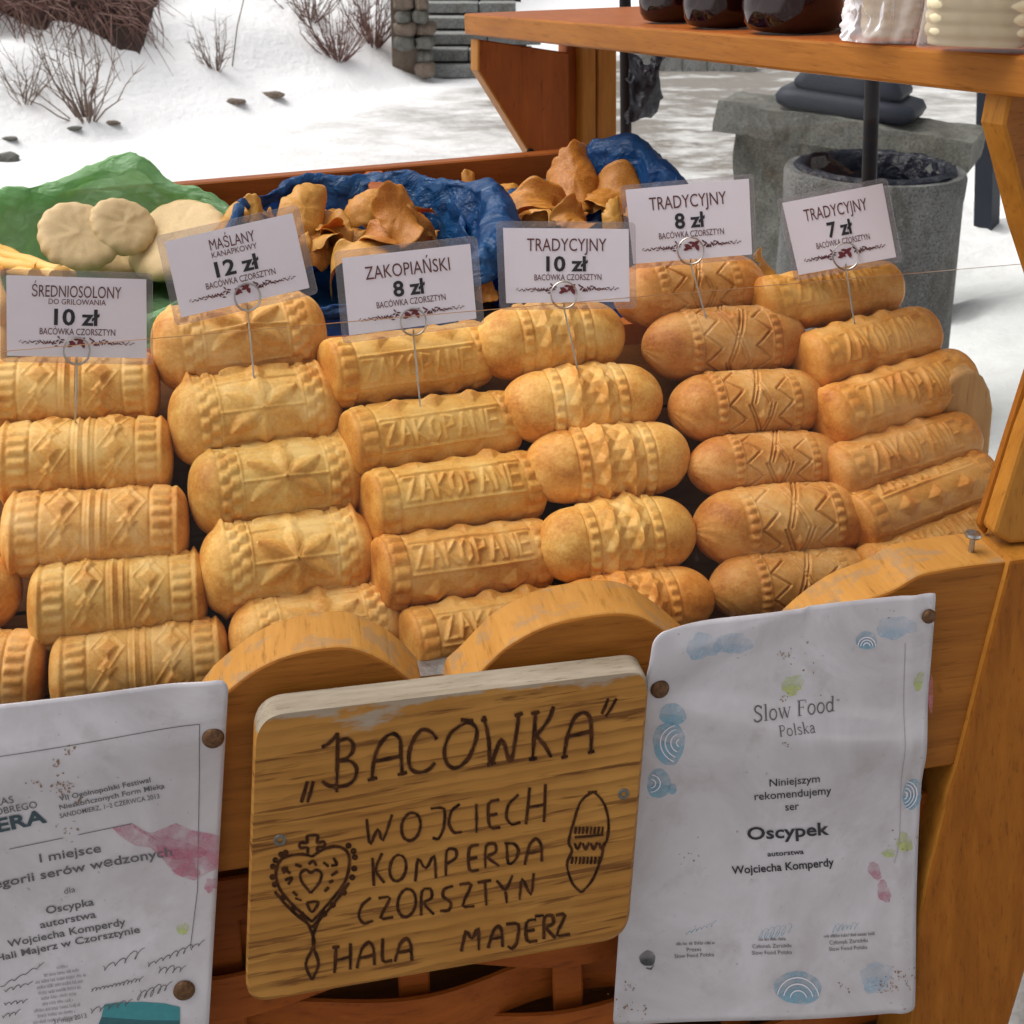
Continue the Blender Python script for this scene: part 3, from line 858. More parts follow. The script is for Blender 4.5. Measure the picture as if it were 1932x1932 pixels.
bevel(fix_normals(m2.build('shelf_bracket', [M['wood_redpost'], M['wood_post_light']], cart)), .002, 1)
for x0, x1, d, mt in ((1070, 1098, .006, 'wood_redpost'), (1097, 1125, -.012, 'wood_post_light'), (1128, 1164, -.012, 'wood_post_light')):
    m2 = MB(); m2.prism([farp(x0, 60, d), farp(x0, 380, d), farp(x1, 380, d), farp(x1, 70, d)], ES * .03)
    bevel(fix_normals(m2.build('side_post', M[mt], cart)), .002, 1)
sp_ = farp(996, 283, -.003)
m2 = MB(); m2.lathe(farp(1000, 288, -.001), [(.006, 0), (.0065, .002), (.004, .004)], 12, ax=-ES, sx=EW, sy=SU); m2.build('screw', M['black_metal'], cart)
NBP = SN + ES * .02
m2 = MB(); m2.prism([hit(*p, NBP, ES) for p in [(1908, 166), (1895, 236), (1912, 300), (1944, 430), (1985, 560), (2080, 700), (2110, 700), (2110, 190)]], ES * .024, 0, 1)
bevel(fix_normals(m2.build('shelf_bracket', [M['wood_front'], M['wood_post_light']], cart)), .002, 1)
# clear side pane between the posts
SPn = far0 + EW * .17
m2 = MB(); a = far0 + EW * .16 - ES * .02; b = near0 + EW * .16 + ES * .1
m2.prism([a - SU * .03, b - SU * .03, b - SU * .40, a - SU * .40], EW * .002, 0, 0); fix_normals(m2.build('side_pane', M['glass_side'], cart))
# woven side below the board
def frontuv(u, z, off=0):
    v = (z - F0[2]) * math.tan(LEAN)
    return F0 + EX * u + EY * v + ZUP * (z - F0[2]) + NF * off
stakes = [front(q, 1880, -.03) for q in (98, 430, 783, 1073, 1390, 1700)]
su = [np.dot(p - F0, EX) for p in stakes]
for i, u in enumerate(su):
    m2 = MB(); m2.prism([frontuv(u - .0115, 1.0, -.030), frontuv(u + .0115, 1.0, -.030), frontuv(u + .0115, .45, -.030), frontuv(u - .0115, .45, -.030)], -NF * .006)
    bevel(fix_normals(m2.build('stake', M['wood_slat'], cart)), .0015, 1)
rs = random.Random(4)
for row in range(13):
    zc = .925 - row * .036; h = .0168 + rs.uniform(-.001, .001); nn = 97; V = []
    tilt = rs.uniform(-.006, .006)
    for k in range(nn):
        u = su[0] - .16 + (su[-1] - su[0] + .22) * k / (nn - 1)
        ph = 0.0
        for i in range(len(su) - 1):
            if su[i] <= u <= su[i + 1]: ph = i + (u - su[i]) / (su[i + 1] - su[i])
        if u < su[0]: ph = (u - su[0]) / .13
        if u > su[-1]: ph = len(su) - 1 + (u - su[-1]) / .13
        off = -.033 + .0115 * math.cos(math.pi * ph + (math.pi if row % 2 else 0))
        zz = zc + tilt * math.sin(u * 4 + row) + .002 * math.sin(u * 17 + row * 2)
        for s, t in ((h, 0), (h * .93, .0022), (-h * .93, .0022), (-h, 0), (-h * .93, -.0022), (h * .93, -.0022)):
            V.append(frontuv(u, zz + s, off + t))
    f = grid_faces(6, nn, True)
    o = build('woven_slat', V, f, M['wood_slat'], cart); fix_normals(o); smooth_by_angle(o, 50)
m2 = MB(); m2.prism([frontuv(-.75, .95, -.075), frontuv(.22, .95, -.075), frontuv(.22, .45, -.075), frontuv(-.75, .45, -.075)], -NF * .01); fix_normals(m2.build('inner_panel', M['wood_bed'], cart))
for u, v in ((-.70, .06), (.20, .06), (-.70, .78), (.12, .78)):
    m2 = MB(); zt_ = .93 if v < .5 else 1.05
    c = cart_pt(u, v, zt_ / 2); m2.box(c, EX * .025, EY * .025, ZUP * zt_ / 2); bevel(m2.build('leg', M['wood_post'], cart), .003, 1)

# ------------------------------------------------------------------ things on the shelf
def jar_glass():
    m = NT('dark_preserve_jar'); m.set(Roughness=0.08, Specular_IOR_Level=0.5)
    nz = m.noise(m.coord(), 60, 3); m.color(m.mix(nz, (0.008, 0.002, 0.003), (0.026, 0.005, 0.006))); return m.mat
M['jar'] = jar_glass(); M['jar_red'] = plain('red_jar', (0.30, 0.01, 0.015), 0.12, 0.2, 30); M['lid'] = plain('tin_lid', (0.6, 0.45, 0.15), 0.3, 0.1, 40, 1.0)
jl = ['dark preserve jar at the far left of the shelf', 'dark preserve jar in the middle of three on the shelf', 'largest dark preserve jar on the shelf beside the red jar']
pos = []
for (px, py, R_, mt, lab) in ((1266, 46, .036, 'jar', jl[0]), (1358, 57, .038, 'jar', jl[1]), (1492, 68, .046, 'jar', jl[2]), (1592, 62, .030, 'jar_red', 'red glass jar between the dark jar and the bagged cheese')):
    p = shelfp(px, py); hv = unit(A(*(p - EYE)[:2], 0)); c = p + hv * (R_ * (.96 if mt == 'jar' else 1.9)); c = c + SU * .0006
    e = empty('preserve_jar', c); tag(e, lab, 'jar', 'jars on the shelf')
    m2 = MB(); m2.lathe(c, [(R_ * .70, 0), (R_ * .84, .0015), (R_ * .95, .008), (R_, .02), (R_, .085), (R_ * .93, .10), (R_ * .72, .112), (R_ * .72, .12)], 40)
    smooth_by_angle(m2.build('glass_body', M[mt], e), 50)
    m2 = MB(); m2.lathe(c + A(0, 0, .1205), [(R_ * .76, 0), (R_ * .78, .002), (R_ * .78, .014), (R_ * .74, .016)], 40); smooth_by_angle(m2.build('lid', M['lid'], e), 40)
# white cheese in clear bags
def bundle(px, py, wpx, seed, label, ridged, filmm):
    p = shelfp(px, py); dd = np.dot(p - EYE, A(0, CP, -SP)); hw = wpx / 2 / FPX * dd
    hv = unit(A(*(p - EYE)[:2], 0)); c = p + hv * (hw * .8) + SU * .001; sx = A(hv[1], -hv[0], 0)
    e = empty('bagged_cheese', c); tag(e, label, 'bagged cheese', 'bagged white cheeses on the shelf')
    nt2, nz2 = 110, 90; V = []; W = []
    for j in range(nz2):
        t = j / (nz2 - 1); z = .13 * t
        for k in range(nt2):
            a = 2 * math.pi * k / nt2
            sq = 1 / (abs(math.cos(a)) ** 4 + abs(math.sin(a)) ** 4) ** .25
            rr = hw * (.80 if ridged < .9 else .93) * sq * (1 - .08 * max(0, .06 - t) / .06)
            rr *= 1 + (.07 * abs(math.cos(t * 44)) ** .6 + .012 * math.cos(k * .9)) * ridged + .02 * noise.noise(Vector((math.cos(a) * 2, math.sin(a) * 2, t * 3 + seed)))
            V.append(c + sx * math.cos(a) * rr + hv * math.sin(a) * rr * .8 + SU * (z + .004))
            cr = noise.ridged_multi_fractal(Vector((math.cos(a) * 1.8, math.sin(a) * 1.8, t * 3 + seed)), 1, 2, 5, 1, 2) - 1.1
            r2 = hw * (1.0 + (.30 if ridged < .9 else .03) * cr) * sq ** .5 + (.004 if ridged < .9 else .001)
            W.append(c + sx * math.cos(a) * r2 * (1 + .10 * max(0, .2 - t) / .2) + hv * math.sin(a) * r2 * .85 + SU * (z * 1.02 + .0012))
    f = grid_faces(nt2, nz2, True) + [tuple(reversed(range(nt2))), tuple((nz2 - 1) * nt2 + k for k in range(nt2))]
    build('cheese_block', V, f, M['white_cheese'], e, smooth=True)
    fix_normals(build('clear_bag', W, grid_faces(nt2, nz2, True), M[filmm], e, smooth=True))
m_ = NT('white_cheese'); m_.set(Roughness=0.5); nz_ = m_.noise(m_.coord(), 50, 3); m_.color(m_.mix(nz_, (0.74, 0.62, 0.38), (0.86, 0.76, 0.54))); M['white_cheese'] = m_.mat
bundle(1680, 86, 140, 1.0, 'crumpled clear bag of white cheese in the middle of the shelf', .5, 'bag_frosted')
bundle(1838, 104, 190, 5.0, 'clear bag of ridged white cheese at the right end of the shelf', 1.0, 'bag_clear')
# ================================================================== SMOKED CHEESES
LET = {'Z': [[(0, 1), (1, 1), (0, 0), (1, 0)]], 'A': [[(0, 0), (.5, 1), (1, 0)], [(.22, .38), (.78, .38)]],
       'K': [[(0, 0), (0, 1)], [(1, 1), (0, .45), (1, 0)]], 'O': [[(.5, 1), (.08, .75), (.08, .25), (.5, 0), (.92, .25), (.92, .75), (.5, 1)]],
       'P': [[(0, 0), (0, 1), (.85, .9), (.85, .55), (0, .45)]], 'N': [[(0, 0), (0, 1), (1, 0), (1, 1)]],
       'E': [[(1, 1), (0, 1), (0, 0), (1, 0)], [(0, .5), (.8, .5)]]}
def segdist(X, S, a, b):
    ax_, ay_ = a; bx, by = b
    dx, dy = bx - ax_, by - ay_; L2 = dx * dx + dy * dy + 1e-9
    t = np.clip(((X - ax_) * dx + (S - ay_) * dy) / L2, 0, 1)
    return np.hypot(X - ax_ - t * dx, S - ay_ - t * dy)
def strokes(X, S, lines, w):
    h = np.zeros_like(X)
    for ln in lines:
        for a, b in zip(ln[:-1], ln[1:]):
            h = np.maximum(h, np.exp(-(segdist(X, S, a, b) / w) ** 2))
    return h
def word(s, x0, x1, y0, y1):
    out = []; n = len(s); cw = (x1 - x0) / n
    for i, ch in enumerate(s):
        for ln in LET[ch]:
            out.append([(x0 + cw * (i + .14 + .70 * p[0]), y0 + (y1 - y0) * p[1]) for p in ln])
    return out
def win(x, a, b, s=.03):
    return 1 / (1 + np.exp(-(x - a) / s * 2)) * 1 / (1 + np.exp((x - b) / s * 2))
ASP = dict(twin=2.27, star=1.93, word=2.45, gem=2.1, cut=2.34, slim=2.55)
XE = dict(twin=.86, star=.74, word=.93, gem=.50, cut=.52, slim=.86)
def cheese_mesh(kind, seed):
    R = np.random.RandomState(seed); As = ASP[kind]; xe = XE[kind] * As
    nc, nk, nt = 150, 26, 240
    if kind in ('gem', 'cut'): nc, nk = 120, 40
    ph = np.linspace(0, np.pi / 2 - .02, nk)
    cx = xe + (As - xe) * np.sin(ph)
    powr = dict(twin=.75, star=.85, word=.35, gem=.95, cut=1.15, slim=.55)[kind]
    cr = np.cos(ph) ** powr
    xm = np.linspace(-xe, xe, nc)
    x = np.concatenate([-cx[::-1][:-1], xm, cx[1:]])
    bul = dict(twin=.035, star=.09, word=.02, gem=.06, cut=.06, slim=.03)[kind]
    rm = 1 - bul * (xm / xe) ** 2
    r = np.concatenate([(cr[::-1][:-1]) * rm[0], rm, cr[1:] * rm[-1]])
    th = np.linspace(-np.pi, np.pi, nt, endpoint=False)
    X = np.repeat(x[:, None], nt, 1); T = np.repeat(th[None, :], len(x), 0); rr = np.repeat(r[:, None], nt, 1)
    ax_ = np.abs(X); h = np.zeros_like(X); tanv = np.zeros_like(X)
    capm = 1 / (1 + np.exp(-(ax_ - xe) / (.05 * As)))
    def loc(n, phase=0.0):
        return ((T / (2 * np.pi) * n + phase + .5) % 1 - .5) * (2 * np.pi / n)
    seam = np.exp(-((np.abs(T) - np.pi / 2 + .15) / .45) ** 2)
    def teeth(a, b, n, amp, sharp=1.0, ph=0.0):
        c = .5 + .5 * np.cos(T * n + ph)
        return amp * win(ax_, a, b, .025) * (c ** sharp)
    def ring(x0, w, amp): return amp * np.exp(-((ax_ - x0) / w) ** 2)
    if kind == 'twin':
        h += teeth(.60 * As, .80 * As, 22, .055, .8)
        h += ring(.575 * As, .03, -.04) + ring(.055 * As, .03, .05) + ring(0, .028, -.05) + ring(.13 * As, .03, -.03)
        S = loc(6); dx = np.abs(ax_ - .345 * As)
        dia = np.maximum(0, 1 - dx / .30 - np.abs(S) / .34)
        h += .13 * np.minimum(dia * 1.5, .62)
        S2 = loc(6, .5); tri = np.maximum(0, 1 - dx / .26 - np.abs(S2) / .30); h += .10 * np.minimum(tri * 1.6, .6)
        edge = np.abs(dx / .42 + np.abs(S) / .60 - 1); h += .028 * np.exp(-(edge / .09) ** 2) * (ax_ < .56 * As)
        lip = np.exp(-((ax_ - xe) / .075) ** 2) * (.55 + .75 * seam)
        h += .11 * lip; tanv += .35 * dia
    elif kind == 'star':
        h += teeth(.50 * As, .60 * As, 19, .085, .7) + teeth(.61 * As, .70 * As, 19, .085, .7, np.pi)
        h += ring(.475 * As, .03, .03)
        S = loc(4)
        for (ccx, S_) in ((0, S),):
            for k in range(6):
                a = np.pi / 6 + k * np.pi / 3
                q = X * np.cos(a) + S_ * np.sin(a); p = -X * np.sin(a) + S_ * np.cos(a)
                ln = .92
                lw = .23 * np.sin(np.pi * np.clip(q / ln, 0, 1)) ** .8
                leaf = np.where((q > .02) & (q < ln), np.maximum(0, 1 - np.abs(p) / (lw + 1e-4)), 0)
                h += .125 * np.minimum(leaf, .8)
                tanv += .2 * leaf
        h += .05 * np.exp(-((np.abs(S) - np.pi / 4) / .03) ** 2) * win(ax_, 0, .48 * As) - .03 * np.exp(-((np.abs(S) - np.pi / 4) / .1) ** 2) * win(ax_, 0, .48 * As)
        h += .04 * np.exp(-(S / .028) ** 2) * win(ax_, .0, .47 * As)
        lip = np.exp(-((ax_ - xe) / .085) ** 2) * (.25 + 1.25 * seam); h += .12 * lip
        h += capm * -.0
    elif kind == 'word':
        h += teeth(.74 * As, .90 * As, 17, .075, .6)
        h += ring(.72 * As, .03, -.03)
        S = loc(2)
        Wl = word('ZAKOPANE', -.68 * As, .68 * As, -.30, .34)
        h += .075 * strokes(X, S, Wl, .052) * win(ax_, 0, .71 * As)
        h -= .035 * win(ax_, 0, .70 * As) * np.exp(-(S / .42) ** 4)
        h += .06 * np.exp(-((S + .46) / .04) ** 2) * win(ax_, 0, .71 * As)
        h += .05 * np.exp(-((S - .48) / .04) ** 2) * win(ax_, 0, .71 * As)
        for sc in (-1.0, 1.05):
            for cx_ in (-.44 * As, 0, .44 * As):
                d = np.maximum(0, 1 - np.abs(X - cx_) / .42 - np.abs(S - sc) / .40); h += .20 * np.minimum(d, .7); tanv += .25 * d
        S3 = loc(2, .5); h += .05 * np.exp(-((np.abs(S3)) / .04) ** 2) * win(ax_, 0, .71 * As)
        tanv += .25 * (ax_ > .72 * As)
    elif kind == 'gem':
        h += teeth(.345 * As, .445 * As, 22, .06, .8) + ring(.325 * As, .028, -.04) + ring(.47 * As, .028, -.035)
        S = loc(6); S2 = loc(6, .5); wn_ = win(ax_, 0, .32 * As, .02)
        dx = np.abs(ax_ - .155 * As)
        dia = np.maximum(0, 1 - dx / .31 - np.abs(S) / .50); h += .15 * np.minimum(dia * 1.25, .75) * wn_
        tri = np.maximum(0, 1 - dx / .31 - np.abs(S2) / .50); h += .15 * np.minimum(tri * 1.25, .75) * wn_
        mid = np.maximum(0, 1 - ax_ / .26 - np.abs(loc(12, .5)) / .20); h += .06 * mid
        tanv += .35 * dia
    elif kind == 'cut':
        h += teeth(.44 * As, .52 * As, 26, .055, .7) + ring(.425 * As, .022, .025) + ring(.545 * As, .022, -.02)
        S = loc(4); hx = .40 * As; q = .785
        lines = [[(-.30, -q), (.30, q)], [(-.30, q), (.30, -q)], [(-.20, -q), (.40, q)], [(-.40, q), (.20, -q)],
                 [(-hx, -q), (-hx * .52, -q / 2), (-hx, 0), (-hx * .52, q / 2), (-hx, q)], [(hx, -q), (hx * .52, -q / 2), (hx, 0), (hx * .52, q / 2), (hx, q)]]
        g_ = strokes(X, S, lines, .028); h -= .06 * g_; h += .022 * np.maximum(0, strokes(X, S, lines, .085) - g_)
        d = np.maximum(0, 1 - np.abs(X) / .20 - np.abs(np.abs(S) - .42) / .24); h += .07 * np.minimum(d, .7)
        tanv += .5 * g_ * 0
    elif kind == 'slim':
        h += teeth(.70 * As, .82 * As, 15, .06, .7)
        S = loc(2)
        h += .085 * strokes(X, S, word('ZAKOPANE', -.64 * As, .64 * As, -.46, .50), .055) * win(ax_, 0, .66 * As)
        for sc in (-1.05, 1.1):
            for cx_ in (-.48 * As, -.12 * As, .26 * As):
                d = np.maximum(0, 1 - np.abs(X - cx_) / .40 - np.abs(S - sc) / .42); h += .15 * np.minimum(d, .7)
        h += .05 * np.exp(-((np.abs(S) - .62) / .05) ** 2) * win(ax_, 0, .66 * As)
        h += .025 * np.cos(X * 7 + 1) * win(ax_, 0, .7 * As)
    # hand-made unevenness
    lump = np.zeros_like(X)
    for k in range(14):
        fx, ft = R.uniform(.4, 3.2), R.randint(1, 5); lump += R.uniform(-1, 1) * np.sin(fx * X + ft * T + R.uniform(0, 6.28)) / (1 + .5 * fx)
    fine = np.zeros_like(X)
    for k in range(24):
        fx, ft = R.uniform(4, 14), R.randint(3, 18); fine += R.uniform(-1, 1) * np.sin(fx * X + ft * T + R.uniform(0, 6.28))
    wearm = .75 + .35 * np.tanh(lump * 1.5)
    rad_ = rr * (1 + .012 * lump) + dict(twin=1.12, star=1.15, word=1.1, gem=1.2, cut=1.25, slim=.9)[kind] * h * wearm * np.clip(rr * 1.4, 0, 1) + .0025 * fine
    bend = .03 * R.uniform(-1, 1) * (X / As) ** 2 + .02 * R.uniform(-1, 1) * X / As
    Y = rad_ * np.sin(T) + bend; Z = rad_ * np.cos(T)
    V = np.stack([X, Y, Z], -1).reshape(-1, 3)
    tanv = .26 + tanv * .5 + .26 * capm + .9 * np.clip(h, -.05, .12) + .10 * lump
    nu = len(x)
    idx = np.arange(nu * nt).reshape(nu, nt)
    q = np.stack([idx[:-1, :], idx[1:, :], np.roll(idx[1:, :], -1, 1), np.roll(idx[:-1, :], -1, 1)], -1).reshape(-1, 4)
    faces = [tuple(map(int, f)) for f in q] + [tuple(int(i) for i in idx[0]), tuple(int(i) for i in idx[-1][::-1])]
    me = bpy.data.meshes.new('cheese_' + kind)
    me.from_pydata(V.tolist(), [], faces)
    me.polygons.foreach_set('use_smooth', [True] * len(me.polygons))
    a = me.attributes.new('tan', 'FLOAT', 'POINT'); a.data.foreach_set('value', tanv.reshape(-1).astype(np.float32))
    me.materials.append(M['cheese']); me.update()
    return me
CM = {k: [cheese_mesh(k, 11 * i + 3 + len(k)) for i in range(n)] for k, n in dict(twin=3, star=3, word=3, gem=3, cut=3, slim=2).items()}
ORD = ['topmost', 'second', 'third', 'fourth', 'fifth', 'sixth']
COLS = [
    ('twin', 'cheese with twin diamond rows', 'below the left 10 zł card', 'diamond cheeses under the left card', (1.0, .98, .96),
     [(-35, 747, 303, 735, 138), (-12, 872, 328, 858, 148), (3, 1010, 358, 992, 156), (53, 1148, 392, 1116, 156), (93, 1276, 433, 1236, 146)]),
    ('star', 'thick golden cheese with star relief', 'below the 12 zł card', 'star cheeses under the 12 zł card', (1.03, 1.05, 1.08),
     [(286, 664, 612, 626, 166), (318, 803, 641, 762, 168), (356, 937, 688, 897, 168), (376, 1080, 704, 1038, 172), (432, 1214, 761, 1168, 150)]),
    ('word', 'flat-ended cheese with embossed lettering', 'below the left 8 zł card', 'lettered cheeses in the middle', (1.0, .93, .82),
     [(612, 705, 914, 668, 126), (651, 838, 966, 795, 128), (690, 958, 1009, 912, 134), (707, 1086, 1029, 1044, 136), (762, 1218, 1078, 1168, 134)]),
    ('gem', 'round-ended cheese with faceted band', 'below the centre 10 zł card', 'faceted cheeses in the middle', (1.05, 1.06, 1.05),
     [(896, 655, 1176, 630, 144), (946, 776, 1246, 748, 146), (991, 890, 1298, 856, 146), (1011, 1036, 1308, 998, 150), (1036, 1168, 1344, 1122, 136)]),
    ('cut', 'brown cheese with incised crosses', 'below the right 8 zł card', 'incised cheeses under the right 8 zł card', (.83, .73, .75),
     [(1158, 562, 1440, 532, 130), (1212, 660, 1517, 634, 138), (1262, 776, 1554, 754, 134), (1296, 884, 1592, 868, 122), (1307, 1004, 1639, 972, 150), (1338, 1118, 1650, 1082, 128)]),
    ('slim', 'slim brown lettered cheese', 'in the slanting stack below the 7 zł card', 'slim cheeses under the 7 zł card', (.87, .74, .64),
     [(1425, 578, 1699, 537, 112), (1516, 684, 1764, 622, 118), (1549, 795, 1831, 706, 128), (1562, 900, 1840, 818, 118), (1606, 992, 1868, 894, 120), (1628, 1086, 1884, 984, 112)]),
    ('gem', 'smoked cheese cut off by the left picture edge,', 'beside the diamond stack', 'cheeses at the left edge', (.95, .88, .85),
     [(-290, 1118, 42, 1122, 160), (-262, 1268, 90, 1268, 156)]),
]
rc = random.Random(21)
CH = {}
for ci, (kind, look, where, grp, tint, rows) in enumerate(COLS):
    for ri, (x0, y0, x1, y1, hpx) in enumerate(rows):
        if kind == 'slim': x1 -= 14; y1 += 4
        off = 0.0
        tw = dict(twin=.006, star=.012, word=.017, gem=.004, cut=.004, slim=.012)[kind]
        p0, p1 = pile(x0, y0, tw), pile(x1, y1, -tw)
        a = p1 - p0; Ln = np.linalg.norm(a); a = a / Ln; c = (p0 + p1) / 2
        dd = np.dot(c - EYE, A(0, CP, -SP)); R_ = hpx / 2 / FPX * dd * 1.01
        n_ = unit(NP - a * np.dot(NP, a)); b_ = np.cross(n_, a)
        kk = kind
        roll = rc.uniform(-.5, .5)
        if kind == 'word': roll = [-.6, -.32, -.05, .02, .05][ri]
        if kind == 'slim': roll = [-.1, -.2, -.15, -.1, .75, .05][ri]
        if kind == 'slim' and ri == 4: kk = 'word'
        if ci == 6 and ri == 1: kk = 'twin'; roll = -.2
        if kind == 'slim': R_ *= .95
        if kind == 'twin': roll = [.1, -.15, .35, .20, .30][ri]
        if kind == 'star': roll = [-.20, -.32, -.22, -.30, -.05][ri]
        cs, sn = math.cos(roll), math.sin(roll)
        yb = b_ * cs - n_ * sn; zb_ = n_ * cs + b_ * sn
        if rc.random() < .35 and kk not in ('word', 'slim'):
            a = -a; yb = -yb
        s = Ln / 2 / ASP[kk]
        M4 = Matrix([[a[0] * s, yb[0] * R_, zb_[0] * R_, c[0]], [a[1] * s, yb[1] * R_, zb_[1] * R_, c[1]], [a[2] * s, yb[2] * R_, zb_[2] * R_, c[2]], [0, 0, 0, 1]])
        o = bpy.data.objects.new('smoked_cheese', CM[kk][ri % len(CM[kk])]); COL.objects.link(o); o.matrix_world = M4
        v = rc.uniform(.88, 1.06); o.color = (min(1.2, tint[0] * v), tint[1] * v * rc.uniform(.96, 1.03), tint[2] * v * rc.uniform(.92, 1.05), 1)
        if kind == 'gem' and ri == 4 and ci == 3: o.color = (1.08, .88, .7, 1)
        if ci == 6:
            lab = look + (' upper one' if ri == 0 else ' lower one') + ' of two'
        else:
            lab = '%s, %s %s' % (look, ORD[ri] + ('' if ri == 0 else ' from top'), where)
        lab = lab.replace('pointed-letter 8 zł card left of centre', 'left 8 zł card')
        tag(o, lab, 'cheese', grp)
        CH[(ci, ri)] = (c, R_, n_)
# ================================================================== LETTERING
def text_verts(s, bold=0.0, shear=0.0, sp=1.0):
    cu = bpy.data.curves.new('t', 'FONT'); cu.body = s; cu.size = 1.0; cu.offset = bold; cu.shear = shear; cu.resolution_u = 3; cu.space_character = sp
    ob = bpy.data.objects.new('t', cu); COL.objects.link(ob)
    me = bpy.data.meshes.new_from_object(ob)
    V = np.array([v.co[:] for v in me.vertices]); F = [tuple(p.vertices) for p in me.polygons]
    bpy.data.objects.remove(ob); bpy.data.curves.remove(cu); bpy.data.meshes.remove(me)
    return V, F
CAPH = .729
def text_px(s, xl, yl, xr, yr, cap, bold=0.0, shear=0.0, split=False):
    """text laid on a baseline given in picture pixels; returns px points + faces"""
    V, F = text_verts(s, bold, shear)
    x0, x1 = V[:, 0].min(), V[:, 0].max()
    t = (V[:, 0] - x0) / (x1 - x0)
    dx, dy = xr - xl, yr - yl; L = math.hypot(dx, dy); ux, uy = dy / L, -dx / L
    P = [(xl + dx * tt + ux * y / CAPH * cap, yl + dy * tt + uy * y / CAPH * cap) for tt, y in zip(t, V[:, 1])]
    return P, F
def ribbon(pts, w, taper=.25):
    """stroke polygon strip in 2D"""
    P = [np.asarray(p, float) for p in pts]; V = []; n = len(P)
    for i in range(n):
        t = P[min(i + 1, n - 1)] - P[max(i - 1, 0)]; t = t / (np.linalg.norm(t) + 1e-9)
        k = w / 2 * (1 - taper * abs(2 * i / (n - 1) - 1) ** 2)
        nn = np.array([-t[1], t[0]]); V += [P[i] + nn * k, P[i] - nn * k]
    return V, [(2 * i, 2 * i + 1, 2 * i + 3, 2 * i + 2) for i in range(n - 1)]

# ================================================================== PRICE CARDS
class Card:
    def __init__(s, q, base, normal):
        s.q = q; s.n = unit(normal); s.P = base
    def w(s, px, py, off=0.0): return hit(px, py, s.P + s.n * off, s.n)
    def px(s, u, t):
        (a, b, c, d) = [np.array(p, float) for p in s.q]
        return a * (1 - u) * (1 - t) + b * u * (1 - t) + c * u * t + d * (1 - u) * t
def rounded_quad(q, grow, rr, n=5):
    q = [np.array(p, float) for p in q]; c = sum(q) / 4
    out = []
    qs = []
    for i in range(4):
        a, b, d = q[i - 1], q[i], q[(i + 1) % 4]
        u1 = (b - a) / np.linalg.norm(b - a); u2 = (b - d) / np.linalg.norm(b - d)
        qs.append(b + u1 * grow + u2 * grow)
    for i in range(4):
        a, b, d = qs[i - 1], qs[i], qs[(i + 1) % 4]
        u1 = (a - b) / np.linalg.norm(a - b); u2 = (d - b) / np.linalg.norm(d - b)
        p1 = b + u1 * rr; p2 = b + u2 * rr
        for k in range(n + 1):
            t = k / n; out.append(p1 * (1 - t) ** 2 + b * 2 * t * (1 - t) + p2 * t * t)
    return out
CARDS = [
    (((12, 519), (276, 527), (277, 676), (13, 671)), (145, 662), (142, 795), (0, 1), [('ŚREDNIOSOLONY', .18, .82, .255, .155), ('DO GRILOWANIA', .30, .71, .345, .072)], '10 zł', .325, 12, 'white price card with 10 zł and two text lines, leftmost of the six'),
    (((310, 456), (552, 402), (584, 543), (342, 599)), (467, 560), (479, 712), (1, 1), [('MAŚLANY', .33, .68, .245, .15), ('KANAPKOWY', .33, .68, .345, .078)], '12 zł', .34, 14, 'tilted white price card reading 12 zł above the star cheeses'),
    (((645, 487), (887, 460), (899, 601), (659, 633)), (780, 607), (793, 768), (2, 1), [('ZAKOPIAŃSKI', .17, .83, .315, .18)], '8 zł', .25, 14, 'white price card reading 8 zł above the lettered cheeses, left of centre'),
    (((949, 430), (1186, 432), (1188, 569), (955, 572)), (1064, 556), (1091, 702), (3, 1), [('TRADYCYJNY', .185, .82, .305, .18)], '10 zł', .335, 13, 'straight white price card reading 10 zł at the centre above the faceted cheeses'),
    (((1180, 358), (1413, 337), (1419, 480), (1195, 498)), (1303, 473), (1333, 603), (4, 1), [('TRADYCYJNY', .18, .81, .305, .18)], '8 zł', .25, 9, 'white price card reading 8 zł, right of centre in front of the blue bag'),
    (((1476, 383), (1665, 346), (1691, 485), (1507, 519)), (1596, 483), (1612, 610), (5, 1), [('TRADYCYJNY', .18, .81, .305, .17)], '7 zł', .25, 10, 'white price card reading 7 zł in front of the litter bin'),
]
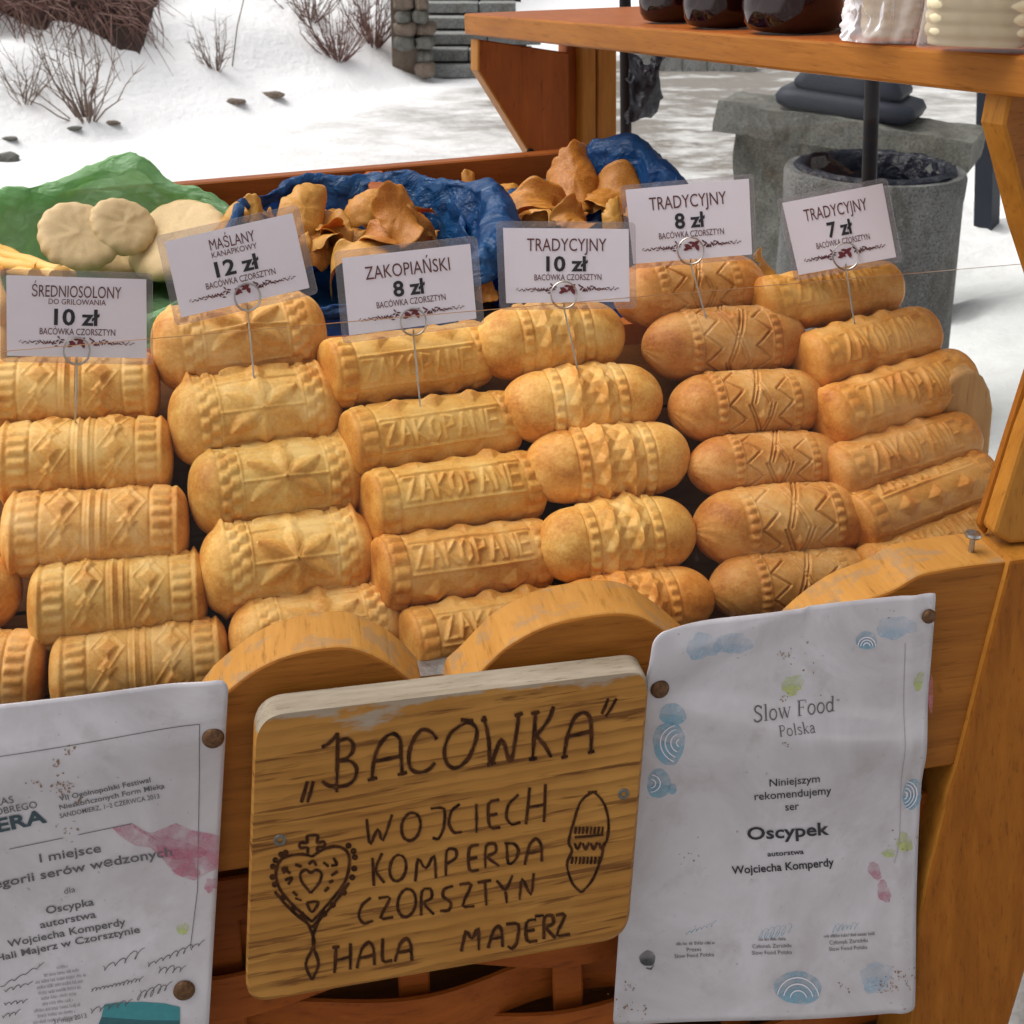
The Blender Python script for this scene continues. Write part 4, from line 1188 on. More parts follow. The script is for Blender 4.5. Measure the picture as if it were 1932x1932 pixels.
for i, (q, ring_c, stem, key, lines, price, pw, grow, lab) in enumerate(CARDS):
    c, R_, n_ = CH[key]
    basep = pile(*stem, R_ * .95)
    cen = np.mean(np.array(q, float), 0); d = unit(ray(*cen))
    nrm = unit(A(-d[0] + .10, -d[1], .22))
    e = empty('price_card', basep); tag(e, lab, 'price card', 'price cards on wire holders')
    cd = Card(q, basep, nrm)
    def sheet(name, outline, off, mat, th):
        V = [cd.w(*p, off) for p in outline]; n = len(V)
        V2 = V + [p - nrm * th for p in V]
        F = [tuple(reversed(range(n))), tuple(n + k for k in range(n))] + [(k, (k + 1) % n, n + (k + 1) % n, n + k) for k in range(n)]
        return fix_normals(build(name, V2, F, mat, e))
    sheet('laminate', rounded_quad(q, grow, 11), .0006, M['laminate'], .0012)
    sheet('printed_card', rounded_quad(q, 0, 1.5), .0011, M['card'], .0004)
    def put(name, P, F, mat, off=.0016): return build(name, [cd.w(*p, off) for p in P], F, mat, e)
    hq = np.linalg.norm(cd.px(.5, 1) - cd.px(.5, 0))
    for (s, u0, u1, t, cap) in lines:
        a, b = cd.px(u0, t), cd.px(u1, t)
        P, F = text_px(s, a[0], a[1], b[0], b[1], cap * hq, .0); put('text_line', P, F, M['ink_brown'] if cap > .1 else M['ink_brown'])
    two = len(lines) > 1
    tb = .60 if two else .575
    a, b = cd.px(.5 - pw / 2, tb), cd.px(.5 + pw / 2, tb)
    P, F = text_px(price, a[0], a[1], b[0], b[1], .205 * hq, .026); put('price_text', P, F, M['ink'])
    a, b = cd.px(.235, tb + .125), cd.px(.775, tb + .125)
    P, F = text_px('BACÓWKA CZORSZTYN', a[0], a[1], b[0], b[1], .085 * hq, .004); put('text_line', P, F, M['ink_brown'])
    # floral band
    r = random.Random(3); PV = []; PF = []
    def leaf(u, t, l, wd, ang):
        ctr = cd.px(u, t); ca, sa = math.cos(ang), math.sin(ang); b0 = len(PV)
        for (x, y) in ((-l, 0), (-.3 * l, wd), (.4 * l, wd * .8), (l, 0), (.4 * l, -wd * .8), (-.3 * l, -wd)):
            PV.append((ctr[0] + x * ca - y * sa, ctr[1] + x * sa + y * ca))
        PF.append(tuple(range(b0, b0 + 6)))
    for sgn in (-1, 1):
        for k in range(34):
            f_ = k / 33; u = .5 + sgn * (.10 + .31 * f_); sz = (1 - .72 * f_)
            leaf(u, .825 + .014 * math.sin(k * 1.7) + r.uniform(-1, 1) * .05 * sz ** 1.5 - .01 * sz, (3.8 * sz + .8), (1.2 * sz + .4), r.uniform(-1.2, 1.2))
    put('floral_band', PV, PF, M['ink_brown'])['kind'] = 'stuff'
    PV = []; PF = []
    for (u, t, l, wd, an) in ((.47, .83, 9, 4.5, .5), (.53, .80, 11, 4, -.7), (.545, .85, 7, 4, 1.2), (.455, .86, 7, 3, -.3), (.50, .78, 7, 2.5, 0)): leaf(u, t, l, wd, an)
    put('emblem', PV, PF, M['ink_red'], .0019)
    # wire holder: coil and stem
    hold = MB(); rp = 24.5
    for k2, o2 in ((0, .004), (1, -.003)):
        pts = [cd.w(ring_c[0] + rp * math.cos(a), ring_c[1] + rp * 1.02 * math.sin(a) + k2 * 1.5, o2) for a in np.linspace(0, 2 * math.pi, 28, endpoint=False)]
        hold.tube(pts, .0007, 6, closed=True)
    top_ = cd.w(ring_c[0], ring_c[1] + rp, .001)
    endp = pile(*stem, R_ * .55)
    hold.tube([cd.w(ring_c[0], ring_c[1] + rp - 9, .004), top_, (top_ * .5 + basep * .5) + nrm * .001, basep, endp], .00075, 6)
    smooth_by_angle(hold.build('wire_holder', M['wire'], e), 60)

# ================================================================== CARVED SIGN
SGN = .030
def sgn(px, py, off=0.0): return front(px, py, SGN + off)
def z2(x, y): return ((560 + x / 1.8577) * .78922, (1550 + y / 1.8577) * .78922)
sq = [(480, 1349), (1226, 1262), (1184, 1768), (462, 1894)]
def sign_outline():
    q = [np.array(p, float) for p in sq]; out = []
    for i in range(4):
        a, b, d = q[i - 1], q[i], q[(i + 1) % 4]
        u1 = (a - b) / np.linalg.norm(a - b); u2 = (d - b) / np.linalg.norm(d - b)
        rr = (58, 40, 48, 52)[i]; p1 = b + u1 * rr; p2 = b + u2 * rr
        for k in range(9):
            t = k / 8; out.append(p1 * (1 - t) ** 2 + b * 2 * t * (1 - t) + p2 * t * t)
    return out
def sign_wood():
    m = NT('carved_sign_wood'); m.set(Roughness=0.5, Specular_IOR_Level=0.15)
    co = m.mapping(m.coord(), (1, 1, 1), (0, rad(2.5), -YAW))
    wv = m.n('ShaderNodeTexWave', wave_type='BANDS', bands_direction='Z', wave_profile='SAW')
    m.l(m.mapping(co, (.35, .35, 1)), wv.inputs['Vector'])
    wv.inputs['Scale'].default_value = 34; wv.inputs['Distortion'].default_value = 3.0; wv.inputs['Detail'].default_value = 3; wv.inputs['Detail Scale'].default_value = 1.6
    n1 = m.noise(m.mapping(co, (6, 60, 130)), 1.5, 5, 0.6); n2 = m.noise(co, 14, 3)
    c = m.mix(m.ramp(n2, [(0.3, 0.0), (0.7, 1.0)]), (0.35, 0.155, 0.032), (0.46, 0.225, 0.053))
    band = m.math('MULTIPLY', m.ramp(wv.outputs['Fac'], [(0.30, 0.0), (0.85, 1.0)]), m.ramp(n1, [(0.32, 0.1), (0.62, 1.0)]))
    c = m.mix(m.math('MULTIPLY', band, 0.55), c, (0.11, 0.036, 0.008))
    stk = m.ramp(m.noise(m.mapping(co, (9, 60, 150)), 1.3, 4, 0.6, 0.3), [(0.56, 0.0), (0.64, 1.0)])
    c = m.mix(m.math('MULTIPLY', stk, 0.75), c, (0.10, 0.032, 0.008))
    sx_ = m.n('ShaderNodeSeparateXYZ'); m.l(co, sx_.inputs[0])
    edge = m.math('MULTIPLY_ADD', sx_.outputs['Z'], 34.0, -2.75)
    wear = m.ramp(m.math('ADD', edge, m.math('MULTIPLY_ADD', m.noise(m.mapping(co, (14, 30, 40)), 1.4, 4, 0.6), 2.4, -1.2)), [(0.35, 0.0), (0.55, 1.0)])
    c = m.mix(m.math('MULTIPLY', wear, 0.85), c, m.mix(n1, (0.26, 0.21, 0.15), (0.42, 0.37, 0.31)))
    m.color(c); m.bump(m.math('ADD', n1, wv.outputs['Fac']), 0.25, 0.002)
    return m.mat
M['sign'] = sign_wood()
M['sign_edge'] = wood('weathered_sign_edge', (0.20, 0.16, 0.11), (0.36, 0.31, 0.245), (8, 60, 90), RZ, rough=0.8, coat=0)
e = empty('carved_sign', sgn(830, 1890)); tag(e, 'carved wooden sign with burnt lettering, a heart and a spindle on the cart front', 'sign')
ol = sign_outline(); m2 = MB(); ch = 5.0
cpx = np.mean(np.array(ol), 0)
inner = [p + (cpx - p) / np.linalg.norm(cpx - p) * ch for p in ol]
n = len(ol)
V = [sgn(*p) for p in inner] + [sgn(*p, -.004) for p in ol] + [sgn(*p, -.004) - EY * .019 * -1 for p in ol]
F = [tuple(range(n))]; mi = [0]
for k in range(n):
    j = (k + 1) % n
    up = (ol[k][1] + ol[j][1]) / 2 < cpx[1] - 190
    F.append((k, j, n + j, n + k)); mi.append(1 if up else 0)
    F.append((n + k, n + j, 2 * n + j, 2 * n + k)); mi.append(1 if up else 0)
F.append(tuple(2 * n + k for k in range(n))); mi.append(0)
o = fix_normals(build('board', V, F, [M['sign'], M['sign_edge']], e, mat_idx=mi)); smooth_by_angle(o, 35)
def ell(cx_, cy_, rx, ry, tilt=0.2, n=18):
    return [(cx_ + rx * math.cos(a) + tilt * ry * -math.sin(a) * .5, cy_ + ry * math.sin(a)) for a in np.linspace(-1.4, 2 * math.pi - 1.4, n)]
WORDS = {
 'low_quote': (11, [[(325, 590), (297, 685)], [(352, 590), (325, 685)]]),
 'title_letters': (11.5, [
  [(460, 375), (458, 500), (455, 640)], [(388, 440), (420, 425), (460, 378)], [(388, 590), (420, 612), (455, 612)], [(462, 412), (505, 398), (532, 425), (525, 465), (498, 490), (466, 500)], [(466, 500), (520, 498), (548, 535), (535, 585), (500, 610), (440, 617)],
  [(612, 580), (622, 490), (655, 415), (700, 380), (735, 402), (741, 470), (745, 558)], [(625, 502), (742, 478)], [(592, 586), (635, 574)], [(725, 562), (768, 550)],
  [(900, 405), (872, 370), (830, 365), (792, 415), (775, 480), (785, 535), (820, 552), (862, 540), (892, 508)],
  [(1010, 340), (960, 380), (934, 450), (945, 512), (985, 532), (1037, 492), (1070, 420), (1077, 362), (1050, 332), (1010, 340)], [(1005, 318), (1062, 322)],
  [(1108, 300), (1130, 400), (1140, 512), (1187, 405), (1225, 502), (1250, 400), (1265, 290)], [(1095, 322), (1122, 312)], [(1245, 300), (1282, 288)], [(1122, 518), (1162, 508)],
  [(1338, 285), (1332, 400), (1325, 492)], [(1418, 258), (1402, 312), (1340, 392)], [(1340, 388), (1380, 430), (1408, 484)], [(1318, 290), (1356, 282)], [(1308, 494), (1345, 488)],
  [(1465, 482), (1480, 390), (1510, 312), (1550, 285), (1580, 310), (1587, 390), (1583, 462)], [(1482, 392), (1586, 368)], [(1452, 486), (1482, 478)], [(1570, 464), (1600, 456)]]),
 'high_quote': (9, [[(1662, 222), (1632, 292)], [(1698, 222), (1650, 305)]]),
 'first_name_letters': (9, [
  [(588, 758), (594, 820), (602, 882), (640, 790), (657, 872), (702, 738)], ell(785, 792, 42, 62), [(872, 712), (938, 705), (932, 800), (908, 850), (880, 842)],
  [(1002, 692), (962, 720), (950, 780), (975, 822), (1012, 815)], [(1075, 690), (1076, 820)], [(1178, 672), (1125, 682), (1131, 802), (1182, 795)], [(1128, 742), (1170, 735)],
  [(1264, 650), (1217, 690), (1205, 750), (1230, 787), (1272, 772)], [(1312, 618), (1296, 782)], [(1382, 603), (1376, 772)], [(1305, 706), (1380, 694)]]),
 'surname_letters': (9, [
  [(614, 930), (620, 1056)], [(657, 910), (622, 985), (667, 1042)], ell(727, 976, 36, 58), [(804, 1036), (815, 920), (850, 990), (890, 905), (896, 1022)], [(940, 1010), (940, 890), (985, 890), (990, 930), (945, 957)],
  [(1087, 872), (1040, 880), (1041, 992), (1087, 985)], [(1040, 936), (1080, 928)], [(1115, 977), (1115, 870), (1160, 865), (1166, 905), (1118, 926), (1177, 967)],
  [(1210, 865), (1215, 967), (1250, 942), (1266, 897), (1245, 866), (1200, 866)], [(1290, 962), (1310, 872), (1340, 840), (1365, 870), (1366, 947)], [(1298, 912), (1366, 900)]]),
 'village_letters': (9, [
  [(607, 1108), (565, 1140), (550, 1190), (575, 1227), (617, 1210)], [(640, 1110), (702, 1100), (640, 1206), (707, 1195)], ell(766, 1131, 40, 62), [(830, 1187), (830, 1070), (875, 1065), (881, 1110), (835, 1130), (887, 1182)],
  [(972, 1055), (930, 1068), (924, 1103), (966, 1130), (955, 1167), (914, 1166)], [(1000, 1050), (1062, 1040), (1005, 1152), (1067, 1145)], [(1080, 1040), (1142, 1030)], [(1113, 1035), (1120, 1142)],
  [(1165, 1030), (1205, 1082), (1237, 1008)], [(1205, 1080), (1210, 1132)], [(1268, 1117), (1275, 1008), (1320, 1110), (1331, 998)]]),
 'pasture_letters': (10, [
  [(452, 1328), (445, 1442)], [(516, 1310), (515, 1427)], [(447, 1387), (515, 1370)], [(435, 1330), (468, 1324)], [(545, 1422), (565, 1332), (600, 1300), (620, 1330), (623, 1407)], [(555, 1377), (621, 1362)],
  [(660, 1288), (655, 1397), (702, 1386)], [(714, 1392), (735, 1312), (765, 1285), (785, 1310), (789, 1387)], [(724, 1352), (788, 1340)]]),
 'farm_letters': (10, [
  [(1008, 1347), (1030, 1243), (1055, 1300), (1086, 1228), (1086, 1342)], [(1128, 1332), (1150, 1252), (1175, 1230), (1190, 1255), (1192, 1327)], [(1138, 1292), (1190, 1282)],
  [(1207, 1226), (1268, 1219), (1257, 1310), (1232, 1337), (1214, 1322)], [(1342, 1204), (1295, 1210), (1296, 1306), (1347, 1299)], [(1295, 1256), (1335, 1250)],
  [(1375, 1292), (1375, 1188), (1415, 1184), (1421, 1225), (1380, 1240), (1427, 1287)], [(1335, 1190), (1376, 1186)], [(1428, 1186), (1477, 1177), (1424, 1282), (1492, 1270)]]),
 'spindle_drawing': (8, [
  [(1595, 635), (1540, 680), (1508, 770), (1486, 858), (1500, 900), (1478, 960), (1500, 1040), (1542, 1085)], [(1595, 635), (1640, 685), (1662, 765), (1657, 845), (1638, 882), (1636, 905), (1622, 955), (1590, 1030), (1542, 1085)],
  [(1570, 640), (1612, 636)]]
  + [[(1518 + k * 17, 792), (1513 + k * 17, 824)] for k in range(8)] + [[(1503 + k * 17, 925), (1498 + k * 17, 958)] for k in range(8)]
  + [[(1512 + k * 36, 865), (1524 + k * 36, 892), (1540 + k * 36, 862)] for k in range(4)] + [[(1512, 840), (1640, 828)]]),
 'heart_drawing': (9, [
  [(345, 1215), (260, 1140), (203, 1070), (185, 1000), (205, 942), (250, 920), (310, 916), (345, 926)], [(345, 1215), (430, 1120), (490, 1040), (511, 960), (500, 902), (450, 880), (390, 896), (345, 926)],
  [(345, 1240), (240, 1150), (180, 1080)], [(345, 1240), (445, 1130), (510, 1040)],
  [(340, 1087), (302, 1040), (294, 1002), (318, 984), (340, 996), (364, 984), (387, 1000), (378, 1040), (340, 1087)],
  [(325, 915), (325, 886), (294, 886), (294, 864), (325, 862), (325, 834), (370, 832), (368, 862), (399, 859), (399, 881), (370, 885), (372, 905)],
  [(322, 1130), (372, 1128), (345, 1172), (322, 1130)],
  [(300, 1170), (355, 1300), (318, 1400), (345, 1472)], [(402, 1150), (348, 1290), (374, 1400), (345, 1472)],
  [(225, 980), (250, 1000)], [(240, 1050), (255, 1020), (225, 1030)], [(270, 960), (300, 970)], [(395, 950), (420, 970)], [(440, 930), (455, 960), (430, 965)], [(400, 1080), (420, 1060)], [(280, 1100), (260, 1080)],
  [(430, 1010), (460, 990)], [(225, 1000), (215, 980), (240, 975)], [(270, 1110), (300, 1120)], [(330, 960), (350, 945), (365, 965)], [(440, 1030), (420, 1040)]]),
}
for nm, (wd, lns) in WORDS.items():
    m2 = MB(); m4 = MB()
    for li, ln in enumerate(lns):
        pts = smoothpts([A(*p) for p in ln], 5) if len(ln) > 2 and nm not in ('zig',) else [A(*ln[0]), A(*[(ln[0][k] + ln[1][k]) / 2 + .8 for k in (0, 1)]), A(*ln[1])]
        if len(ln) > 2 and 'letters' in nm and len(ln) <= 6:      # keep letter corners crisp
            pts = []
            for a, b in zip(ln[:-1], ln[1:]):
                for t in (0, .33, .67): pts.append(A(*a) * (1 - t) + A(*b) * t)
            pts.append(A(*ln[-1]))
            pts = [pts[0]] + [(pts[i - 1] + 2 * pts[i] + pts[i + 1]) / 4 for i in range(1, len(pts) - 1)] + [pts[-1]]
        wk = [1 + .22 * math.sin(li * 2.3 + i * .9) for i in range(len(pts))]
        V, F = ribbon(pts, wd * 1.25); V = [(V[i] - (V[i - i % 2] + V[i - i % 2 + 1]) / 2) * wk[i // 2] + (V[i - i % 2] + V[i - i % 2 + 1]) / 2 for i in range(len(V))]
        m2.add([sgn(*z2(*p), .0005 + li * .00001) for p in V], F)
        V, F = ribbon(pts, wd * 2.0, .1); m4.add([sgn(*z2(*p), .0002 + li * .000005) for p in V], F)
    if nm == 'heart_drawing':
        for k in range(17):
            t = k / 16; side = smoothpts([A(300, 1190), A(200, 1085), A(168, 1000), A(190, 930), A(235, 905)], 5) if k < 9 else smoothpts([A(400, 1180), A(505, 1060), A(535, 960), A(525, 890), A(480, 868)], 5)
            c = side[int((k % 9) / 8.2 * (len(side) - 1))]
            pts = [(c[0] + 14 * math.cos(a), c[1] + 14 * math.sin(a)) for a in np.linspace(0, 2 * math.pi, 12, endpoint=False)]
            m2.add([sgn(*z2(*p), .0003) for p in pts], [tuple(range(12))])
    o = m2.build(nm, M['burn'], e); m4.build('scorched_edge', M['scorch'], o)
for (x, y) in ((203, 848), (1727, 643)):
    m2 = MB(); c = sgn(*z2(x, y), -.001); m2.lathe(c, [(.0042, 0), (.0042, .0012), (.0036, .0017), (.0019, .0017), (.0016, .0006)], 16, ax=NF, sx=EX, sy=FUP)
    smooth_by_angle(m2.build('screw', M['screw_dull'], e), 40)

# ================================================================== LAMINATED CERTIFICATES
class Sheet:
    def __init__(s, q, off, disp): s.q = q; s.off = off; s.disp = disp
    def w(s, px, py, up=0.0):
        p = front(px, py, s.off)
        return p + NF * (s.disp(px, py) + up)
def make_sheet(e, sh, nx=60, ny=80, rc_=(26, 4, 10, 10), margin=True):
    q = [np.array(p, float) for p in sh.q]; V = []
    def rq(u, t):
        p = q[0] * (1 - u) * (1 - t) + q[1] * u * (1 - t) + q[2] * u * t + q[3] * (1 - u) * t
        return p
    W = np.linalg.norm(q[1] - q[0]); H = np.linalg.norm(q[3] - q[0])
    for j in range(ny):
        t0_ = j / (ny - 1)
        for i in range(nx):
            u = i / (nx - 1); t = t0_
            # round the corners by pulling edge points in
            for (cu, ct, rr) in ((0, 0, rc_[0]), (1, 0, rc_[1]), (1, 1, rc_[2]), (0, 1, rc_[3])):
                du, dt = abs(u - cu) * W, abs(t - ct) * H
                if du < rr and dt < rr:
                    a, b = rr - du, rr - dt; m_ = max(a, b)
                    if m_ > 0:
                        k = m_ / math.hypot(a, b) if math.hypot(a, b) > 0 else 1
                        u = cu + (1 if cu == 0 else -1) * (rr - a * k) / W; t = ct + (1 if ct == 0 else -1) * (rr - b * k) / H
            p = rq(u, t); V.append(sh.w(p[0], p[1]))
    o = build('paper_sheet', V, grid_faces(nx, ny), M['paper'], e, smooth=True)
    if np.dot(np.array(o.data.polygons[nx * ny // 2].normal), NF) < 0: o.data.flip_normals()
    so = o.modifiers.new('thickness', 'SOLIDIFY'); so.thickness = .0009; so.offset = -1
    return o
def put_text(e, sh, s, x0, y0, x1, y1, cap, bold, mat, shear=0.0, up=.0006):
    P, F = text_px(s, x0, y0, x1, y1, cap, bold, shear)
    build('text_line', [sh.w(*p, up) for p in P], F, mat, e)
class Parts:
    """each printed piece becomes a part of its own"""
    def __init__(s): s.items = []
    def add(s, V, F): s.items.append((V, F))
    def build(s, name, mat, parent):
        for V, F in s.items: build(name, V, F, mat, parent)
def put_poly(mb, sh, pts, up=.0004):
    n = len(pts); c = np.mean(np.array(pts, float), 0)
    mb.add([sh.w(*c, up)] + [sh.w(*p, up) for p in pts], [(0, 1 + k, 1 + (k + 1) % n) for k in range(n)])
def blob(cx_, cy_, rx, ry, seed, amp=.25, n=30, tilt=0):
    r_ = random.Random(seed); ph = [r_.uniform(0, 6.28) for _ in range(4)]
    out = []
    for k in range(n):
        a = 2 * math.pi * k / n; f_ = 1 + amp * (math.sin(2 * a + ph[0]) * .5 + math.sin(3 * a + ph[1]) * .4 + math.sin(5 * a + ph[2]) * .3 + .25 * math.sin(9 * a + ph[3]))
        x, y = rx * f_ * math.cos(a), ry * f_ * math.sin(a)
        out.append((cx_ + x * math.cos(tilt) - y * math.sin(tilt), cy_ + x * math.sin(tilt) + y * math.cos(tilt)))
    return out
def arcs(mb, sh, cx_, cy_, radii, w_, a0, a1, up=.0006):
    for rr in radii:
        pts = [A(cx_ + rr * math.cos(a), cy_ + rr * math.sin(a)) for a in np.linspace(rad(a0), rad(a1), 22)]
        V, F = ribbon(pts, w_); mb.add([sh.w(*p, up) for p in V], F)
def tack(e, sh, px, py, r_=.0062):
    m2 = MB(); c = sh.w(px, py, .0002); m2.lathe(c, [(r_ * .98, 0), (r_, .0008), (r_ * .85, .0022), (r_ * .5, .003), (r_ * .1, .0033)], 20, ax=NF, sx=EX, sy=FUP)
    smooth_by_angle(m2.build('tack', M['rust'], e), 60)
def squiggle(mb, sh, x0, y0, x1, y1, amp, n, wd, seed, up=.0006):
    """cursive loops along a line"""
    r_ = random.Random(seed); pts = []; ln = math.hypot(x1 - x0, y1 - y0); ph = 0.0; loops = max(3, n // 2)
    a_ = [r_.uniform(.35, 1.15) for _ in range(loops + 2)]; N = loops * 9
    for k in range(N):
        t = k / (N - 1); u = t * loops; i_ = int(u); am = amp * (a_[i_] * (1 - u + i_) + a_[i_ + 1] * (u - i_))
        lean = am * .35 * math.cos(2 * math.pi * u)
        px = x0 + (x1 - x0) * t + am * .45 * math.sin(2 * math.pi * u + .4) + lean
        py = y0 + (y1 - y0) * t - am * math.cos(2 * math.pi * u)
        pts.append(A(px, py))
    V, F = ribbon(pts, wd); mb.add([sh.w(*p, up) for p in V], F)
def print_row(mb, sh, x0, y0, x1, y1, hh, seed, up=.0006):
    """a row of print too small to read: upright strokes grouped into words"""
    r_ = random.Random(seed); L_ = math.hypot(x1 - x0, y1 - y0); x = 0.0; d_ = A(x1 - x0, y1 - y0) / L_; nn = A(d_[1], -d_[0])
    while x < L_:
        for k in range(r_.randint(4, 9)):
            if x > L_: break
            p = A(x0, y0) + d_ * x; q = p + nn * hh * r_.choice((.65, .7, .75, 1.0)); w_ = r_.uniform(.7, 1.1)
            c = [p, p + d_ * w_, q + d_ * w_, q]; mb.add([sh.w(*v, up) for v in c], [(0, 1, 2, 3)])
            if r_.random() < .5:
                m_ = p + nn * hh * r_.choice((0, .3, .6)); c = [m_, m_ + d_ * 2.0, m_ + d_ * 2.0 + nn * .7, m_ + nn * .7]; mb.add([sh.w(*v, up) for v in c], [(0, 1, 2, 3)])
            x += r_.uniform(1.6, 2.4)
        x += 2.2
# right-hand certificate
def z3(x, y): return ((1430 + x / 1.8094) * .78922, (1380 + y / 1.8094) * .78922)
def dispR(px, py):
    x = (px - 1215) / 540; y = (py - 1115) / 800
    d = .0025 * math.sin(y * 6.0 + x * 1.5) + .002 * math.sin(x * 5 - y * 3 + 1)
    d += .016 * math.exp(-((x + .02) ** 2 / .02 + (y - .06) ** 2 / .012))        # lifted upper left corner
    d += .006 * max(0, y - .75) * 2 * (1 - abs(x - .5))
    d += .0035 * math.exp(-((y - .30 - .12 * (x - .3)) ** 2) / .0025) + .0022 * math.exp(-((y - .42 + .1 * x) ** 2) / .003) + .003 * math.exp(-((y - .16 + .25 * x) ** 2) / .002) * (x < .55)
    d += .0018 * math.exp(-((x - .93 + .05 * y) ** 2) / .0006)
    return d + .004
shR = Sheet([(1216, 1172), (1758, 1113), (1716, 1893), (1154, 1930)], .005, dispR)
e = empty('certificate', front(1450, 1900, .01)); tag(e, 'laminated food certificate with blue swirls, curled and tacked at the right', 'certificate')
make_sheet(e, shR)
def T3(s, x0, y0, x1, y1, cap, bold=0.0, mat='ink', shear=0.0):
    a = z3(x0, y0); b = z3(x1, y1); put_text(e, shR, s, *a, *b, cap / 1.8094 * .78922, bold, M[mat], shear)
# serif-like heading: thin letters with foot and head bars
SERIF = {
 'S': (.56, [(.10, [(.48, .80), (.40, .94), (.25, 1.0), (.09, .88), (.11, .67), (.28, .52), (.45, .36), (.45, .13), (.28, 0), (.12, .03), (.03, .18)]), (.035, [(.48, .78), (.49, 1.0)]), (.035, [(.03, .20), (.02, .0)])]),
 's': (.42, [(.08, [(.34, .54), (.26, .64), (.14, .65), (.06, .56), (.12, .42), (.28, .30), (.35, .16), (.26, .01), (.12, .01), (.04, .12)])]),
 'l': (.30, [(.10, [(.15, 0), (.15, 1.05)]), (.035, [(.02, .015), (.28, .015)]), (.035, [(.03, 1.0), (.15, 1.05)])]),
 'o': (.54, [(.08, [(.27 + .21 * math.cos(t), .33 + .33 * math.sin(t)) for t in np.linspace(0, 2 * math.pi, 17)])]),
 'w': (.82, [(.09, [(.08, .66), (.25, 0)]), (.04, [(.25, 0), (.41, .62)]), (.09, [(.38, .66), (.56, 0)]), (.04, [(.56, 0), (.74, .66)]), (.035, [(0, .66), (.18, .66)]), (.035, [(.32, .66), (.48, .66)]), (.035, [(.66, .66), (.82, .66)])]),
 'F': (.62, [(.11, [(.15, 0), (.15, 1)]), (.04, [(.02, .985), (.56, .985)]), (.035, [(.56, 1), (.57, .80)]), (.035, [(.15, .52), (.42, .52)]), (.035, [(.42, .62), (.42, .42)]), (.035, [(.02, .015), (.30, .015)])]),
 'd': (.58, [(.08, [(.40, .5), (.27, .65), (.10, .55), (.06, .32), (.12, .08), (.26, .0), (.40, .12)]), (.10, [(.43, 0), (.43, 1.05)]), (.035, [(.43, .015), (.56, .015)]), (.035, [(.31, 1.0), (.43, 1.05)])]),
 'P': (.60, [(.11, [(.15, 0), (.15, 1)]), (.07, [(.15, .985), (.40, .97), (.50, .76), (.40, .54), (.15, .50)]), (.035, [(.02, .015), (.30, .015)]), (.035, [(.02, .985), (.15, .985)])]),
 'k': (.54, [(.10, [(.12, 0), (.12, 1.05)]), (.04, [(.42, .64), (.14, .28)]), (.09, [(.22, .37), (.46, 0)]), (.035, [(.0, .015), (.24, .015)]), (.035, [(.36, .015), (.54, .015)]), (.035, [(.33, .64), (.50, .64)]), (.035, [(.0, 1.0), (.12, 1.05)])]),
 'a': (.48, [(.08, [(.07, .52), (.18, .65), (.33, .60), (.37, .45), (.37, .06), (.46, .0)]), (.07, [(.37, .40), (.18, .35), (.06, .20), (.11, .02), (.25, .01), (.37, .14)])]),
}
def serif_text(s, x0, y0, x1, y1, cap, italic=0.0):
    """thick-and-thin stroke lettering on the right-hand certificate"""
    tot = sum(.32 if ch == ' ' else SERIF[ch][0] + .04 for ch in s); m2 = MB(); cx_ = 0
    p0, p1 = A(*z3(x0, y0)), A(*z3(x1, y1)); ux = (p1 - p0) / tot; un = ux / np.linalg.norm(ux); uy = A(un[1], -un[0]) * cap * k0
    wsc = cap * k0
    for ch in s:
        if ch == ' ': cx_ += .32; continue
        for w_, pts in SERIF[ch][1]:
            P = [p0 + ux * (cx_ + x + italic * y * cap * k0 / np.linalg.norm(ux)) + uy * y for x, y in pts]
            P = smoothpts(P, 4) if len(P) > 2 else [P[0], (P[0] + P[1]) / 2, P[1]]
            V, F = ribbon(P, w_ * wsc * 1.1, .15); m2.add([shR.w(*p, .0006) for p in V], F)
        cx_ += SERIF[ch][0] + .04
    m2.build('text_line', M['ink_grey'], e)
k0 = .78922 / 1.8094
serif_text('Slow Food', 648, 594, 1012, 562, 62, .12)
serif_text('Polska', 756, 656, 918, 642, 44)
T3('*', 1018, 530, 1032, 528, 18, 0, 'ink_grey')
T3('Niniejszym', 727, 886, 947, 872, 36, .004)
T3('rekomendujemy', 664, 946, 1000, 926, 36, .004)
T3('ser', 798, 994, 858, 990, 36, .004)
T3('Oscypek', 636, 1121, 992, 1101, 56, .020)
T3('autorstwa', 723, 1194, 880, 1183, 22, .018)
T3('Wojciecha Komperdy', 572, 1273, 1012, 1236, 36, .016)
for (s, x0, y0, x1, y1) in (('Prezes', 380, 1612, 442, 1608), ('Slow Food Polska', 328, 1642, 496, 1628), ('Członek Zarządu', 658, 1588, 822, 1578), ('Slow Food Polska', 655, 1615, 824, 1606), ('Członek Zarządu', 985, 1566, 1150, 1556), ('Slow Food Polska', 982, 1592, 1148, 1584)):
    T3(s, x0, y0, x1, y1, 17, .002, 'ink_grey')
m2 = MB()
for (x0, y0, x1, y1, sd_) in ((336, 1588, 497, 1577, 1), (684, 1556, 802, 1550, 2), (962, 1538, 1182, 1528, 3)):
    a = z3(x0, y0); b = z3(x1, y1); print_row(m2, shR, *a, *b, 6.0, sd_)
m2.build('small_print', M['ink_grey'], e)['kind'] = 'stuff'
m2 = Parts()
for (x0, y0, x1, y1, am, sd_) in ((370, 1540, 500, 1490, 10, 4), (685, 1530, 830, 1500, 19, 5), (1000, 1500, 1110, 1490, 14, 6)):
    a = z3(x0, y0); b = z3(x1, y1); squiggle(m2, shR, *a, *b, am / 1.8, 13, 1.6, sd_)
m2.build('signatures', M['stain_blue'], e)
m2 = Parts()
